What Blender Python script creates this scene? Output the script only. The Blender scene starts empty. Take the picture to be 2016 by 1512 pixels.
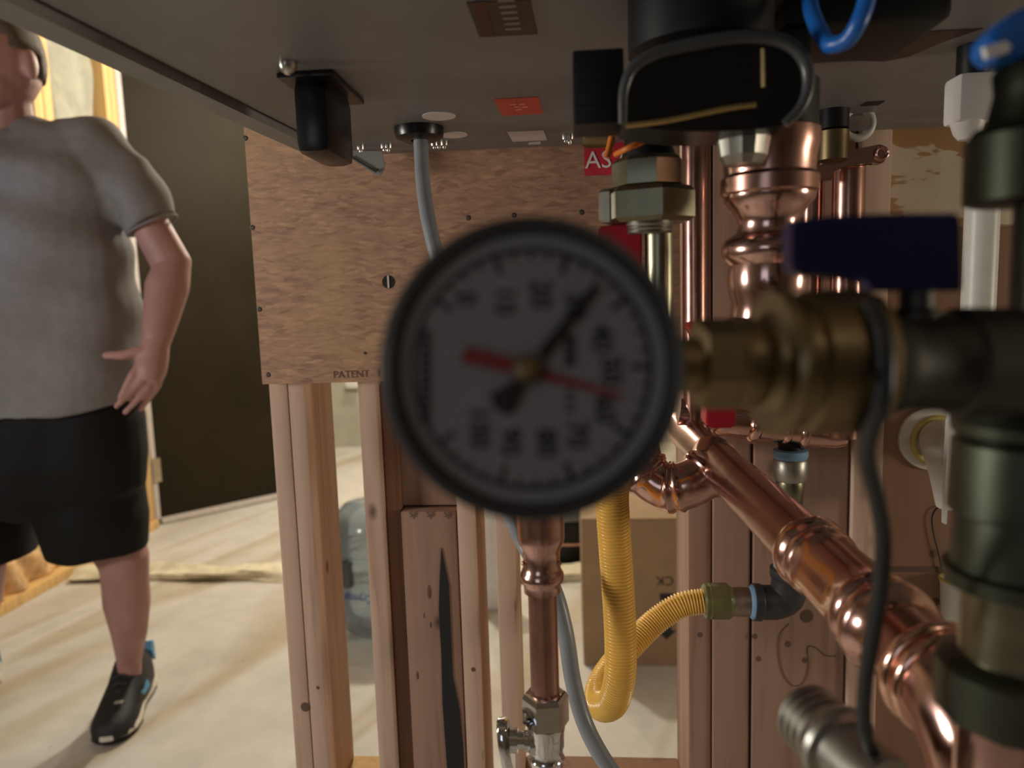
import bpy, bmesh, math, random
import numpy as np
from mathutils import Vector, Matrix
random.seed(7)
S = bpy.context.scene
COL = S.collection
PI = math.pi

# ------------------------------------------------------------------ camera
F = 1430.0; EYE = np.array((0.0, 0.0, 1.08))
def _n(v): v = np.array(v, float); return v / np.linalg.norm(v)
_D = _n((380, 12000, F)); _Y = np.array((112, -170, F)); _Y = _n(_Y - _D * _Y.dot(_D))
_Z = -_D; _X = np.cross(_Y, _Z)
def _ray(u, v):
    r = np.array(((u - 1008) / F, (v - 756) / F, 1.0)); return np.array((r @ _X, r @ _Y, r @ _Z))
def at(u, v, y):                       # world point at depth y seen in that direction
    r = _ray(u, v); return Vector(r * y / r[1] + EYE)
def flo(u, v, z=0.0):                  # the same on a horizontal plane
    r = _ray(u, v); return Vector(r * (z - EYE[2]) / r[2] + EYE)
def sz(p, u, v, y):                    # metres for p pixels there
    return p * (y / _ray(u, v)[1]) / F
cam = bpy.data.cameras.new('camera'); camo = bpy.data.objects.new('camera', cam); COL.objects.link(camo)
M = Matrix.Identity(4)
for i in range(3):
    col = [(_X[0], _Y[0], _Z[0]), (-_X[1], -_Y[1], -_Z[1]), (-_X[2], -_Y[2], -_Z[2])][i]
    for r in range(3): M[r][i] = col[r]
M.translation = Vector(EYE)
camo.matrix_world = M
cam.sensor_width = 36; cam.lens = 36 * F / 2016
cam.clip_start = 0.005
cam.dof.use_dof = True; cam.dof.focus_distance = 0.58; cam.dof.aperture_fstop = 6.6
S.camera = camo

# ------------------------------------------------------------------ world, lights, exposure
W = bpy.data.worlds.new('world'); S.world = W; W.use_nodes = True
W.node_tree.nodes['Background'].inputs[0].default_value = (0.5, 0.45, 0.42, 1)
W.node_tree.nodes['Background'].inputs[1].default_value = 0.02
def area(name, loc, target, size, power, color):
    l = bpy.data.lights.new(name, 'AREA'); l.size = size; l.energy = power; l.color = color
    o = bpy.data.objects.new(name, l); COL.objects.link(o); o.location = loc
    o.rotation_euler = (Vector(target) - Vector(loc)).to_track_quat('-Z', 'Y').to_euler(); return o
def bulb(name, loc, r, power, color):
    l = bpy.data.lights.new(name, 'POINT'); l.shadow_soft_size = r; l.energy = power; l.color = color
    o = bpy.data.objects.new(name, l); COL.objects.link(o); o.location = loc; return o
bulb('basement_bulb', (-0.75, 3.1, 2.2), 0.05, 112, (1.0, 0.93, 0.77))
bulb('far_bulb', (-1.0, 4.6, 2.25), 0.05, 62, (1.0, 0.94, 0.79))
area('side_lamp', (-1.7, 0.17, 1.14), (0.0, 0.6, 0.95), 0.30, 15.5, (1.0, 0.94, 0.86))
area('cool_fill', (-0.85, -1.75, 1.25), (-0.15, 0.7, 0.95), 0.7, 1.9, (0.72, 0.84, 1.0))  # added cool fill behind the viewer for the gauge; no window stands there
bulb('ceiling_lamp', (0.95, -0.95, 2.2), 0.06, 3.0, (1.0, 0.88, 0.76))
area('right_lamp', (1.65, 0.17, 1.0), (0.2, 0.6, 0.9), 0.3, 6.0, (1.0, 0.86, 0.68))
area('phone_glow', (-1.52, 1.30, 1.12), (-1.36, 1.58, 1.30), 0.07, 0.35, (0.30, 0.45, 1.0))
S.view_settings.view_transform = 'Standard'; S.view_settings.look = 'None'
S.view_settings.gamma = 1; S.view_settings.use_curve_mapping = False
S.view_settings.exposure = 0.0
S.cycles.use_denoising = True
S.cycles.max_bounces = 8; S.cycles.sample_clamp_indirect = 4.0

# ------------------------------------------------------------------ materials
def _mat(name):
    m = bpy.data.materials.new(name); m.use_nodes = True
    nt = m.node_tree; return m, nt, nt.nodes['Principled BSDF']
def _map(nt, scale=(1, 1, 1), rot=(0, 0, 0)):
    tc = nt.nodes.new('ShaderNodeTexCoord'); mp = nt.nodes.new('ShaderNodeMapping')
    mp.inputs['Scale'].default_value = scale; mp.inputs['Rotation'].default_value = rot
    nt.links.new(tc.outputs['Object'], mp.inputs['Vector']); return mp.outputs['Vector']
def _noise(nt, vec, scale, detail=4, rough=0.55, dist=0.0):
    n = nt.nodes.new('ShaderNodeTexNoise'); n.inputs['Scale'].default_value = scale
    n.inputs['Detail'].default_value = detail; n.inputs['Roughness'].default_value = rough
    n.inputs['Distortion'].default_value = dist
    nt.links.new(vec, n.inputs['Vector']); return n.outputs['Fac']
def _ramp(nt, fac, stops):
    r = nt.nodes.new('ShaderNodeValToRGB'); e = r.color_ramp.elements
    e[0].position, e[0].color = stops[0][0], (*stops[0][1], 1)
    e[1].position, e[1].color = stops[-1][0], (*stops[-1][1], 1)
    for p, c in stops[1:-1]:
        k = e.new(p); k.color = (*c, 1)
    nt.links.new(fac, r.inputs['Fac']); return r.outputs['Color']
def _mix(nt, a, b, fac, mode='MIX'):
    m = nt.nodes.new('ShaderNodeMix'); m.data_type = 'RGBA'; m.blend_type = mode
    if hasattr(fac, 'is_linked'): nt.links.new(fac, m.inputs[0])
    else: m.inputs[0].default_value = fac
    for s, i in ((a, 6), (b, 7)):
        if hasattr(s, 'is_linked'): nt.links.new(s, m.inputs[i])
        else: m.inputs[i].default_value = (*s, 1)
    return m.outputs[2]
def _bump(nt, b, h, strength, dist=0.001):
    n = nt.nodes.new('ShaderNodeBump'); n.inputs['Strength'].default_value = strength
    n.inputs['Distance'].default_value = dist
    nt.links.new(h, n.inputs['Height']); nt.links.new(n.outputs['Normal'], b.inputs['Normal'])
def plain(name, c, rough=0.5, metal=0.0, var=0.12, scale=60, bump=0.0, spec=0.5, trans=0.0, coat=0.0):
    m, nt, b = _mat(name)
    f = _noise(nt, _map(nt), scale)
    lo = tuple(x * (1 - var) for x in c); hi = tuple(min(1, x * (1 + var)) for x in c)
    nt.links.new(_ramp(nt, f, [(0.3, lo), (0.7, hi)]), b.inputs['Base Color'])
    b.inputs['Roughness'].default_value = rough; b.inputs['Metallic'].default_value = metal
    b.inputs['Specular IOR Level'].default_value = spec
    b.inputs['Transmission Weight'].default_value = trans
    b.inputs['Coat Weight'].default_value = coat
    if bump: _bump(nt, b, f, bump)
    return m
def wood(name, light, mid, dark, knots=True, rough=0.72, along='Z'):
    m, nt, b = _mat(name)
    sc = (60, 60, 3.0) if along == 'Z' else (3.0, 60, 60)
    v = _map(nt, sc); f = _noise(nt, v, 1.0, 5, 0.6, 0.6)
    c = _ramp(nt, f, [(0.28, dark), (0.46, mid), (0.72, light)])
    if knots:
        vo = nt.nodes.new('ShaderNodeTexVoronoi'); vo.inputs['Scale'].default_value = 1.0
        nt.links.new(_map(nt, (16, 16, 9)), vo.inputs['Vector'])
        k = _ramp(nt, vo.outputs['Distance'], [(0.03, (1, 1, 1)), (0.11, (0, 0, 0))])
        c = _mix(nt, c, tuple(x * 0.42 for x in dark), k)
    nt.links.new(c, b.inputs['Base Color']); b.inputs['Roughness'].default_value = rough
    b.inputs['Specular IOR Level'].default_value = 0.25
    _bump(nt, b, f, 0.25, 0.0006); return m
def osb(name):
    m, nt, b = _mat(name); col = None
    h = None
    for i, (rot, sc) in enumerate((((0, 0.05, 0), (62, 62, 260)), ((0, 0.28, 0), (70, 70, 320)), ((0, -0.22, 0), (66, 66, 300)))):
        mv = _map(nt, (1, 1, 1), rot); mp = nt.nodes.new('ShaderNodeMapping'); mp.inputs['Scale'].default_value = sc
        nt.links.new(mv, mp.inputs['Vector'])
        d = nt.nodes.new('ShaderNodeTexNoise'); d.inputs['Scale'].default_value = 0.6
        nt.links.new(mp.outputs[0], d.inputs['Vector'])
        ad = nt.nodes.new('ShaderNodeVectorMath'); ad.operation = 'MULTIPLY_ADD'
        nt.links.new(d.outputs['Color'], ad.inputs[0]); ad.inputs[1].default_value = (0.7, 0.7, 0.7)
        nt.links.new(mp.outputs[0], ad.inputs[2])
        vo = nt.nodes.new('ShaderNodeTexVoronoi'); vo.inputs['Scale'].default_value = 1.0
        nt.links.new(ad.outputs[0], vo.inputs['Vector'])
        sp = nt.nodes.new('ShaderNodeSeparateColor'); nt.links.new(vo.outputs['Color'], sp.inputs[0])
        c = _ramp(nt, sp.outputs[0], [(0.0, (0.33, 0.185, 0.125)), (0.25, (0.42, 0.255, 0.175)), (0.8, (0.47, 0.285, 0.19)), (1.0, (0.54, 0.345, 0.21))])
        if col is None: col, h = c, sp.outputs[1]
        else:
            fac = _ramp(nt, sp.outputs[2], [(0.5, (0, 0, 0)), (0.56, (0.8, 0.8, 0.8))])
            col = _mix(nt, col, c, fac)
    f = _noise(nt, _map(nt, (60, 60, 340)), 1.0, 4, 0.6)
    col = _mix(nt, col, _ramp(nt, f, [(0.3, (0.72, 0.68, 0.66)), (0.65, (1.08, 1.05, 1.02))]), 0.8, 'MULTIPLY')
    g = _noise(nt, _map(nt), 14, 3)
    col = _mix(nt, col, (0.50, 0.33, 0.16), _ramp(nt, g, [(0.52, (0, 0, 0)), (0.75, (0.55, 0.55, 0.55))]))
    nt.links.new(col, b.inputs['Base Color']); b.inputs['Roughness'].default_value = 0.7
    b.inputs['Specular IOR Level'].default_value = 0.3
    _bump(nt, b, f, 0.2, 0.0006); return m
def metal(name, c, rough, var=0.15, scale=40, stain=None, rvar=0.12):
    m, nt, b = _mat(name); f = _noise(nt, _map(nt), scale, 5, 0.6, 0.4)
    lo = tuple(x * (1 - var) for x in c); hi = tuple(min(1, x * (1 + var)) for x in c)
    cc = _ramp(nt, f, [(0.3, lo), (0.7, hi)])
    if stain: cc = _mix(nt, cc, stain, _ramp(nt, _noise(nt, _map(nt), 22, 4), [(0.55, (0, 0, 0)), (0.72, (0.7, 0.7, 0.7))]))
    nt.links.new(cc, b.inputs['Base Color']); b.inputs['Metallic'].default_value = 1
    r = nt.nodes.new('ShaderNodeMapRange'); r.inputs['To Min'].default_value = max(0.02, rough - rvar * 0.5); r.inputs['To Max'].default_value = rough + rvar
    nt.links.new(f, r.inputs['Value']); nt.links.new(r.outputs[0], b.inputs['Roughness']); return m
def clear(name, tint, refl=1.45, rough=0.03, opac=0.0, body=(0.6, 0.65, 0.68)):
    m = bpy.data.materials.new(name); m.use_nodes = True; nt = m.node_tree; nt.nodes.clear()
    out = nt.nodes.new('ShaderNodeOutputMaterial'); t = nt.nodes.new('ShaderNodeBsdfTransparent'); t.inputs[0].default_value = (*tint, 1)
    g = nt.nodes.new('ShaderNodeBsdfGlossy'); g.inputs['Roughness'].default_value = rough
    fr = nt.nodes.new('ShaderNodeFresnel'); fr.inputs['IOR'].default_value = refl
    d = nt.nodes.new('ShaderNodeBsdfDiffuse'); d.inputs[0].default_value = (*body, 1)
    m1 = nt.nodes.new('ShaderNodeMixShader'); m1.inputs[0].default_value = opac
    nt.links.new(t.outputs[0], m1.inputs[1]); nt.links.new(d.outputs[0], m1.inputs[2])
    m2 = nt.nodes.new('ShaderNodeMixShader'); nt.links.new(fr.outputs[0], m2.inputs[0])
    nt.links.new(m1.outputs[0], m2.inputs[1]); nt.links.new(g.outputs[0], m2.inputs[2])
    nt.links.new(m2.outputs[0], out.inputs[0]); return m
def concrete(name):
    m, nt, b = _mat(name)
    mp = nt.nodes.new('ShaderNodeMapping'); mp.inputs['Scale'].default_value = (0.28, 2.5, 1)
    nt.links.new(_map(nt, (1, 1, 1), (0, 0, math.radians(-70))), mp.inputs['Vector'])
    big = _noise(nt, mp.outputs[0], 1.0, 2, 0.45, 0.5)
    c = _ramp(nt, big, [(0.38, (0.42, 0.365, 0.275)), (0.45, (0.53, 0.515, 0.49)), (0.54, (0.58, 0.565, 0.54)), (0.59, (0.45, 0.40, 0.31)), (0.66, (0.55, 0.53, 0.49))])  # tan and pale streaks, with slanting shadow bands painted into the colour
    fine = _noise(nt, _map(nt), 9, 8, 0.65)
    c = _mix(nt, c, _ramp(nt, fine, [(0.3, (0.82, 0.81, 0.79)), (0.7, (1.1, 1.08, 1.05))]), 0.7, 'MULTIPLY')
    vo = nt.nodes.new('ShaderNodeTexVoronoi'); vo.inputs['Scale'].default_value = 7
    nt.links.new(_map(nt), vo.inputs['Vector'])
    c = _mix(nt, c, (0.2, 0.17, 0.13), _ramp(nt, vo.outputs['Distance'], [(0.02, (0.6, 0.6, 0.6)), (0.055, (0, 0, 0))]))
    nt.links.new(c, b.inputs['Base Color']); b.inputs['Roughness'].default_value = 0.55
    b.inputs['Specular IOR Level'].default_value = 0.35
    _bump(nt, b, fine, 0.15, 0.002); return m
def kraft(name):                        # torn paper facing over tan backing
    m, nt, b = _mat(name)
    w = _noise(nt, _map(nt, (3.2, 3.2, 10)), 1.0, 5, 0.55, 0.4)
    c = _ramp(nt, w, [(0.36, (0.40, 0.22, 0.095)), (0.455, (0.46, 0.28, 0.12)), (0.46, (0.66, 0.55, 0.42)), (0.545, (0.70, 0.60, 0.46)), (0.55, (0.46, 0.26, 0.12))])
    nt.links.new(c, b.inputs['Base Color']); b.inputs['Roughness'].default_value = 0.8
    _bump(nt, b, w, 0.4, 0.002); return m
MT = dict(
    stud=wood('stud_pine', (0.68, 0.50, 0.39), (0.61, 0.43, 0.33), (0.47, 0.30, 0.22)),
    stud2=wood('stud_fir', (0.40, 0.25, 0.185), (0.35, 0.215, 0.16), (0.27, 0.155, 0.11)),
    board=wood('board_dark', (0.33, 0.18, 0.115), (0.28, 0.15, 0.095), (0.2, 0.10, 0.06)),
    yellow_stud=wood('stud_yellow', (0.74, 0.50, 0.22), (0.66, 0.43, 0.18), (0.52, 0.31, 0.12), knots=False),
    plyboard=wood('plywood', (0.35, 0.215, 0.145), (0.32, 0.19, 0.13), (0.27, 0.155, 0.10), knots=False),
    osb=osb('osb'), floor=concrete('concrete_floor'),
    gray_wall=plain('foundation', (0.42, 0.40, 0.34), 0.85, var=0.15, scale=4, bump=0.3),
    ceil=plain('ceiling_boards', (0.42, 0.32, 0.22), 0.8, var=0.2, scale=5),
    dark_wall=plain('dark_block', (0.17, 0.14, 0.115), 0.85, var=0.2, scale=6),
    insul=plain('insulation', (0.27, 0.255, 0.19), 0.55, var=0.16, scale=16, bump=0.5),
    kraft=kraft('torn_paper'), kraft2=plain('kraft_paper', (0.62, 0.40, 0.2), 0.7, var=0.4, scale=22, bump=0.8),
    plastic_sheet=plain('plastic_sheet', (0.72, 0.66, 0.5), 0.35, var=0.2, scale=25, bump=0.8),
    door=plain('door_paint', (0.021, 0.016, 0.009), 0.6, var=0.18, scale=3, spec=0.12),
    sweep=plain('door_sweep', (0.62, 0.57, 0.55), 0.4), hinge=metal('hinge_metal', (0.55, 0.48, 0.36), 0.45),
    casing=plain('boiler_paint', (0.215, 0.22, 0.225), 0.42, var=0.05, scale=30, spec=0.4),
    lip=plain('boiler_side', (0.26, 0.26, 0.255), 0.5, var=0.05, spec=0.3),
    gap=plain('gap_black', (0.012, 0.012, 0.012), 0.7),
    black=plain('black_plastic', (0.005, 0.005, 0.0055), 0.3, var=0.2), matte=plain('black_matte', (0.007, 0.0075, 0.008), 0.5, var=0.25, spec=0.3),
    rim=plain('gray_rim', (0.06, 0.062, 0.064), 0.33),
    chrome=metal('chrome', (0.80, 0.81, 0.83), 0.06, 0.03, rvar=0.05), screw=metal('zinc', (0.62, 0.6, 0.56), 0.28),
    nail=plain('dark_nail', (0.05, 0.046, 0.042), 0.55),
    copper=metal('copper', (0.66, 0.41, 0.355), 0.15, 0.10, stain=(0.58, 0.30, 0.22)),
    copper2=metal('copper_dull', (0.48, 0.27, 0.22), 0.22, 0.16, stain=(0.38, 0.17, 0.115)),
    bead=metal('copper_bright', (0.88, 0.54, 0.42), 0.14, 0.08),
    brass=metal('brass', (0.23, 0.175, 0.095), 0.40, 0.14, stain=(0.17, 0.115, 0.055)),
    brass2=metal('dull_brass', (0.25, 0.235, 0.16), 0.3, 0.15, stain=(0.17, 0.16, 0.1)),
    gray_metal=metal('gray_nickel', (0.065, 0.063, 0.056), 0.48, 0.12), green_metal=metal('greenish_brass', (0.075, 0.082, 0.06), 0.40, 0.14),
    valve_metal=metal('dark_bronze', (0.026, 0.029, 0.02), 0.42, 0.14), gold=metal('bright_brass', (0.62, 0.45, 0.2), 0.35), silver=metal('silver_nut', (0.38, 0.37, 0.33), 0.38, 0.15),
    blue=plain('blue_vinyl', (0.002, 0.005, 0.045), 0.35, var=0.15), bluehi=plain('blue_tube', (0.01, 0.12, 0.45), 0.35),
    red=plain('red_vinyl', (0.42, 0.012, 0.03), 0.35), redtag=plain('red_tag', (0.60, 0.03, 0.05), 0.5),
    sticker_red=plain('red_sticker', (0.60, 0.085, 0.06), 0.5), redband=plain('dark_red', (0.075, 0.02, 0.015), 0.5), sticker_dark=plain('brown_sticker', (0.05, 0.032, 0.02), 0.45, var=0.3),
    white=plain('white_plastic', (0.72, 0.70, 0.67), 0.4, var=0.05), lilac=plain('white_disc', (0.72, 0.66, 0.66), 0.5, var=0.03),
    ivory=plain('pvc_white', (0.66, 0.66, 0.60), 0.4, var=0.06), yellow_ring=plain('yellow_gasket', (0.55, 0.47, 0.13), 0.5),
    ink=plain('ink', (0.015, 0.015, 0.018), 0.6), faint=plain('stamp_ink', (0.14, 0.08, 0.055), 0.7), dimtext=plain('label_text', (0.26, 0.22, 0.2), 0.5),
    softred=plain('pale_text', (0.82, 0.35, 0.3), 0.5), whitetext=plain('white_text', (0.85, 0.8, 0.8), 0.5),
    csst=plain('yellow_hose', (0.88, 0.55, 0.12), 0.27, var=0.08, scale=30, coat=0.4),
    olive=plain('olive_nut', (0.15, 0.145, 0.055), 0.3, var=0.15, coat=0.3), iron=plain('black_iron', (0.035, 0.036, 0.04), 0.4, var=0.3, bump=0.15),
    nipple=metal('dull_steel', (0.40, 0.31, 0.26), 0.45), tape=plain('blue_thread_tape', (0.20, 0.38, 0.60), 0.55),
    cable=plain('gray_cable', (0.27, 0.29, 0.31), 0.32, var=0.06), blackcable=plain('black_cable', (0.010, 0.011, 0.013), 0.42),
    orange=plain('orange_wire', (0.75, 0.20, 0.025), 0.4),
    dial=plain('dial_white', (0.62, 0.60, 0.61), 0.6, var=0.04), bezel=plain('gauge_case', (0.035, 0.037, 0.042), 0.45),
    needle_red=plain('red_pointer', (0.62, 0.02, 0.02), 0.45), dialink=plain('dial_ink', (0.03, 0.03, 0.033), 0.6), glass=clear('gauge_glass', (0.97, 0.97, 0.97)),
    jug=clear('jug_plastic', (0.66, 0.74, 0.78), 1.5, 0.12, 0.42, (0.40, 0.47, 0.52)), jugink=plain('jug_blue_ink', (0.03, 0.06, 0.30), 0.5),
    card=plain('cardboard', (0.29, 0.195, 0.11), 0.8, var=0.08, scale=12),
    shirt=plain('gray_cotton', (0.215, 0.21, 0.215), 0.9, var=0.08, scale=40, bump=0.2, spec=0.1),
    shorts=plain('black_shorts', (0.0055, 0.0055, 0.006), 0.75, var=0.2, spec=0.25),
    skin=plain('skin', (0.40, 0.215, 0.195), 0.55, var=0.10, scale=18), hair=plain('gray_brown_hair', (0.10, 0.075, 0.055), 0.8, var=0.4, scale=90, bump=0.5),
    shoe=plain('shoe_mesh', (0.012, 0.013, 0.015), 0.65, var=0.4, scale=220, bump=0.4), midsole=plain('midsole', (0.75, 0.70, 0.63), 0.6), shoeblue=plain('shoe_blue', (0.07, 0.27, 0.50), 0.5),
    eye=plain('eye_white', (0.75, 0.72, 0.7), 0.2), iris=plain('eye_iris', (0.05, 0.07, 0.1), 0.2), lace=plain('lace', (0.045, 0.045, 0.05), 0.7),
    shoetext=plain('shoe_text', (0.35, 0.33, 0.3), 0.5), shoeorange=plain('tongue_tag', (0.55, 0.22, 0.1), 0.5),
)

# ------------------------------------------------------------------ mesh helpers
def V(*a): return Vector(a[0]) if len(a) == 1 else Vector(a)
def frame(d):
    d = V(d).normalized(); a = Vector((0, 0, 1)) if abs(d.z) < 0.9 else Vector((1, 0, 0))
    x = a.cross(d).normalized(); return x, d.cross(x), d
def NB(): return bmesh.new()
def box(bm, lo, hi, bevel=0.0, rot=None, cen=None):
    r = bmesh.ops.create_cube(bm, size=1.0); vs = r['verts']; lo, hi = V(lo), V(hi)
    for v in vs: v.co = Vector((lo[i] + (v.co[i] + 0.5) * (hi[i] - lo[i]) for i in range(3)))
    if bevel:
        es = list({e for v in vs for e in v.link_edges})
        r = bmesh.ops.bevel(bm, geom=es, offset=bevel, segments=2, profile=0.6, affect='EDGES'); vs = list({v for f in r['faces'] for v in f.verts} | {v for v in vs if v.is_valid})
    if rot is not None:
        c = V(cen) if cen is not None else (lo + hi) / 2
        bmesh.ops.transform(bm, matrix=Matrix.Translation(c) @ rot.to_4x4() @ Matrix.Translation(-c), verts=vs)
    return bm
def rings(bm, rr, cap=True):
    prev = None; first = None
    for pts in rr:
        cur = [bm.verts.new(p) for p in pts]
        if prev:
            k = len(cur)
            for i in range(k): bm.faces.new((prev[i], prev[(i + 1) % k], cur[(i + 1) % k], cur[i]))
        else: first = cur
        prev = cur
    if cap and prev and first is not prev:
        bm.faces.new(first[::-1]); bm.faces.new(prev)
    return bm
def lathe(bm, p0, p1, prof, seg=32, cap=True, hexa=None, spin=0.0):   # prof: (distance along p0>p1, radius)
    p0, p1 = V(p0), V(p1); x, y, d = frame(p1 - p0)
    rr = []
    for s, r in prof:
        c = p0 + d * s; rr.append([c + (x * math.cos(2 * PI * i / seg + spin) + y * math.sin(2 * PI * i / seg + spin)) * r for i in range(seg)])
    return rings(bm, rr, cap)
def hexnut(bm, p0, p1, r, ch=0.06, seg=6, spin=0.0):
    L = (V(p1) - V(p0)).length
    return lathe(bm, p0, p1, [(0, r * 0.9), (L * ch, r), (L * (1 - ch), r), (L, r * 0.9)], seg, spin=spin)
def cyl(bm, p0, p1, r, seg=28, r1=None):
    L = (V(p1) - V(p0)).length; return lathe(bm, p0, p1, [(0, r), (L, r if r1 is None else r1)], seg)
def spline(pts, n):
    P = [V(p) for p in pts]; P = [P[0] * 2 - P[1]] + P + [P[-1] * 2 - P[-2]]; out = []
    for i in range(1, len(P) - 2):
        for k in range(n):
            t = k / n; a, b, c, d = P[i - 1], P[i], P[i + 1], P[i + 2]
            out.append(0.5 * ((2 * b) + (c - a) * t + (2 * a - 5 * b + 4 * c - d) * t * t + (3 * b - a - 3 * c + d) * t ** 3))
    out.append(P[-2]); return out
def resample(path, step):
    L = [0]
    for a, b in zip(path, path[1:]): L.append(L[-1] + (b - a).length)
    n = max(2, int(L[-1] / step)); out = []; j = 0
    for i in range(n + 1):
        s = L[-1] * i / n
        while j < len(L) - 2 and L[j + 1] < s: j += 1
        t = (s - L[j]) / max(1e-9, L[j + 1] - L[j]); out.append(path[j].lerp(path[j + 1], min(1, t)))
    return out
def tube(bm, path, r, seg=16, cap=True):
    path = [V(p) for p in path]; n = len(path); rad = r if hasattr(r, '__len__') else [r] * n
    t0 = (path[1] - path[0]).normalized(); x, y, _ = frame(t0); rr = []
    for i, p in enumerate(path):
        t = (path[min(i + 1, n - 1)] - path[max(i - 1, 0)]).normalized()
        x = (x - t * x.dot(t)).normalized(); y = t.cross(x)
        rr.append([p + (x * math.cos(2 * PI * k / seg) + y * math.sin(2 * PI * k / seg)) * rad[i] for k in range(seg)])
    return rings(bm, rr, cap)
def torus(bm, c, axis, R, r, seg=40, ms=12, a0=0.0, a1=2 * PI):
    x, y, d = frame(axis); c = V(c); full = abs(a1 - a0 - 2 * PI) < 1e-6
    pts = [c + (x * math.cos(a0 + (a1 - a0) * i / seg) + y * math.sin(a0 + (a1 - a0) * i / seg)) * R for i in range(seg + (0 if full else 1))]
    rr = []
    for i, p in enumerate(pts):
        o = (p - c).normalized(); rr.append([p + (o * math.cos(2 * PI * k / ms) + d * math.sin(2 * PI * k / ms)) * r for k in range(ms)])
    if full: rr.append(rr[0])
    rings(bm, rr, not full)
    if full: bmesh.ops.remove_doubles(bm, verts=bm.verts, dist=1e-6)
    return bm
def prism(bm, outline, off):            # outline of points extruded by a vector
    a = [V(p) for p in outline]; b = [p + V(off) for p in a]; return rings(bm, [a, b])
def ball(bm, c, r, seg=16, sc=(1, 1, 1)):
    q = bmesh.ops.create_uvsphere(bm, u_segments=seg, v_segments=max(6, seg // 2), radius=1.0)
    for v in q['verts']: v.co = V(c) + Vector((v.co.x * r * sc[0], v.co.y * r * sc[1], v.co.z * r * sc[2]))
    return bm
BASE = {}
def link(o, parent):
    COL.objects.link(o)
    if parent is not None: o.parent = parent
def tag(o, label=None, cat=None, group=None, kind=None):
    for k, v in (('label', label), ('category', cat), ('group', group), ('kind', kind)):
        if v: o[k] = v
    return o
def obj(name, bm, m, parent=None, label=None, cat=None, group=None, kind=None, sharp=38, origin=None):
    bmesh.ops.recalc_face_normals(bm, faces=bm.faces)
    me = bpy.data.meshes.new(name); bm.to_mesh(me); bm.free()
    return fin(name, me, m, parent, label, cat, group, kind, sharp, origin)
def fin(name, me, m, parent=None, label=None, cat=None, group=None, kind=None, sharp=38, origin=None):
    if parent is not None: b = BASE[parent.name]
    elif origin is not None: b = V(origin)
    else: b = sum((v.co for v in me.vertices), Vector()) / max(1, len(me.vertices)) if kind != 'structure' else Vector()
    me.transform(Matrix.Translation(-b)); me.materials.append(MT[m])
    if len(me.polygons):
        me.shade_smooth(); me.set_sharp_from_angle(angle=math.radians(sharp))
    o = bpy.data.objects.new(name, me); link(o, parent)
    if parent is None: o.location = b
    BASE[o.name] = b
    return tag(o, label, cat, group, kind)
def thing(name, label, cat, loc, group=None, kind=None):
    o = bpy.data.objects.new(name, None); COL.objects.link(o); o.location = loc; o.empty_display_size = 0.02
    BASE[o.name] = V(loc); return tag(o, label, cat, group, kind)
def words(name, s, o, right, up, h, m, parent, depth=0.0002, align='CENTER', label=None, shear=0.0, bold=0.0, wrap=None):
    c = bpy.data.curves.new(name, 'FONT'); c.body = s; c.size = 1.0; c.align_x = align; c.align_y = 'CENTER'; c.extrude = 0.0; c.resolution_u = 3; c.shear = shear; c.offset = bold
    t = bpy.data.objects.new(name, c); COL.objects.link(t)
    me = bpy.data.meshes.new_from_object(t)
    bpy.data.objects.remove(t); right, up = V(right).normalized(), V(up).normalized(); nn = right.cross(up)
    bm = NB(); bm.from_mesh(me); bpy.data.meshes.remove(me)
    k = h / 0.7
    for v in bm.verts: v.co = V(o) + right * v.co.x * k + up * v.co.y * k + nn * depth * 0.5
    if wrap:                            # bend the print round an upright cylinder
        for v in bm.verts:
            a = math.atan2(o[1] - wrap[1], o[0] - wrap[0]) + ((v.co - V(o)).dot(right)) / wrap[2] * wrap[3]
            v.co = V(wrap[0] + wrap[2] * math.cos(a), wrap[1] + wrap[2] * math.sin(a), v.co.z)
    me2 = bpy.data.meshes.new(name); bm.to_mesh(me2); bm.free()
    return fin(name, me2, m, parent, label)
def remesh(bm, voxel, smooth=6):
    bmesh.ops.recalc_face_normals(bm, faces=bm.faces)
    me = bpy.data.meshes.new('tmp'); bm.to_mesh(me); bm.free()
    o = bpy.data.objects.new('tmp', me); COL.objects.link(o)
    m = o.modifiers.new('r', 'REMESH'); m.mode = 'VOXEL'; m.voxel_size = voxel
    s = o.modifiers.new('s', 'SMOOTH'); s.factor = 0.5; s.iterations = smooth
    out = bpy.data.meshes.new_from_object(o.evaluated_get(bpy.context.evaluated_depsgraph_get()))
    bpy.data.objects.remove(o); return out
def ell(c, rx, ry, seg=28, p=2.0, tilt=0.0, yaw=0.0):
    out = []
    for i in range(seg):
        a = 2 * PI * i / seg; ca, sa = math.cos(a), math.sin(a)
        x = rx * math.copysign(abs(ca) ** (2 / p), ca); y = ry * math.copysign(abs(sa) ** (2 / p), sa)
        out.append(V(c) + Vector((x * math.cos(yaw) - y * math.sin(yaw), x * math.sin(yaw) + y * math.cos(yaw), tilt * x)))
    return out
def copy_of(src, loc, parent=None, label=None, group=None, rot=None):
    o = src.copy(); COL.objects.link(o); o.location = loc
    if parent is not None: o.parent = parent
    if rot is not None: o.rotation_euler = rot
    if label: o['label'] = label
    return o

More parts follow.
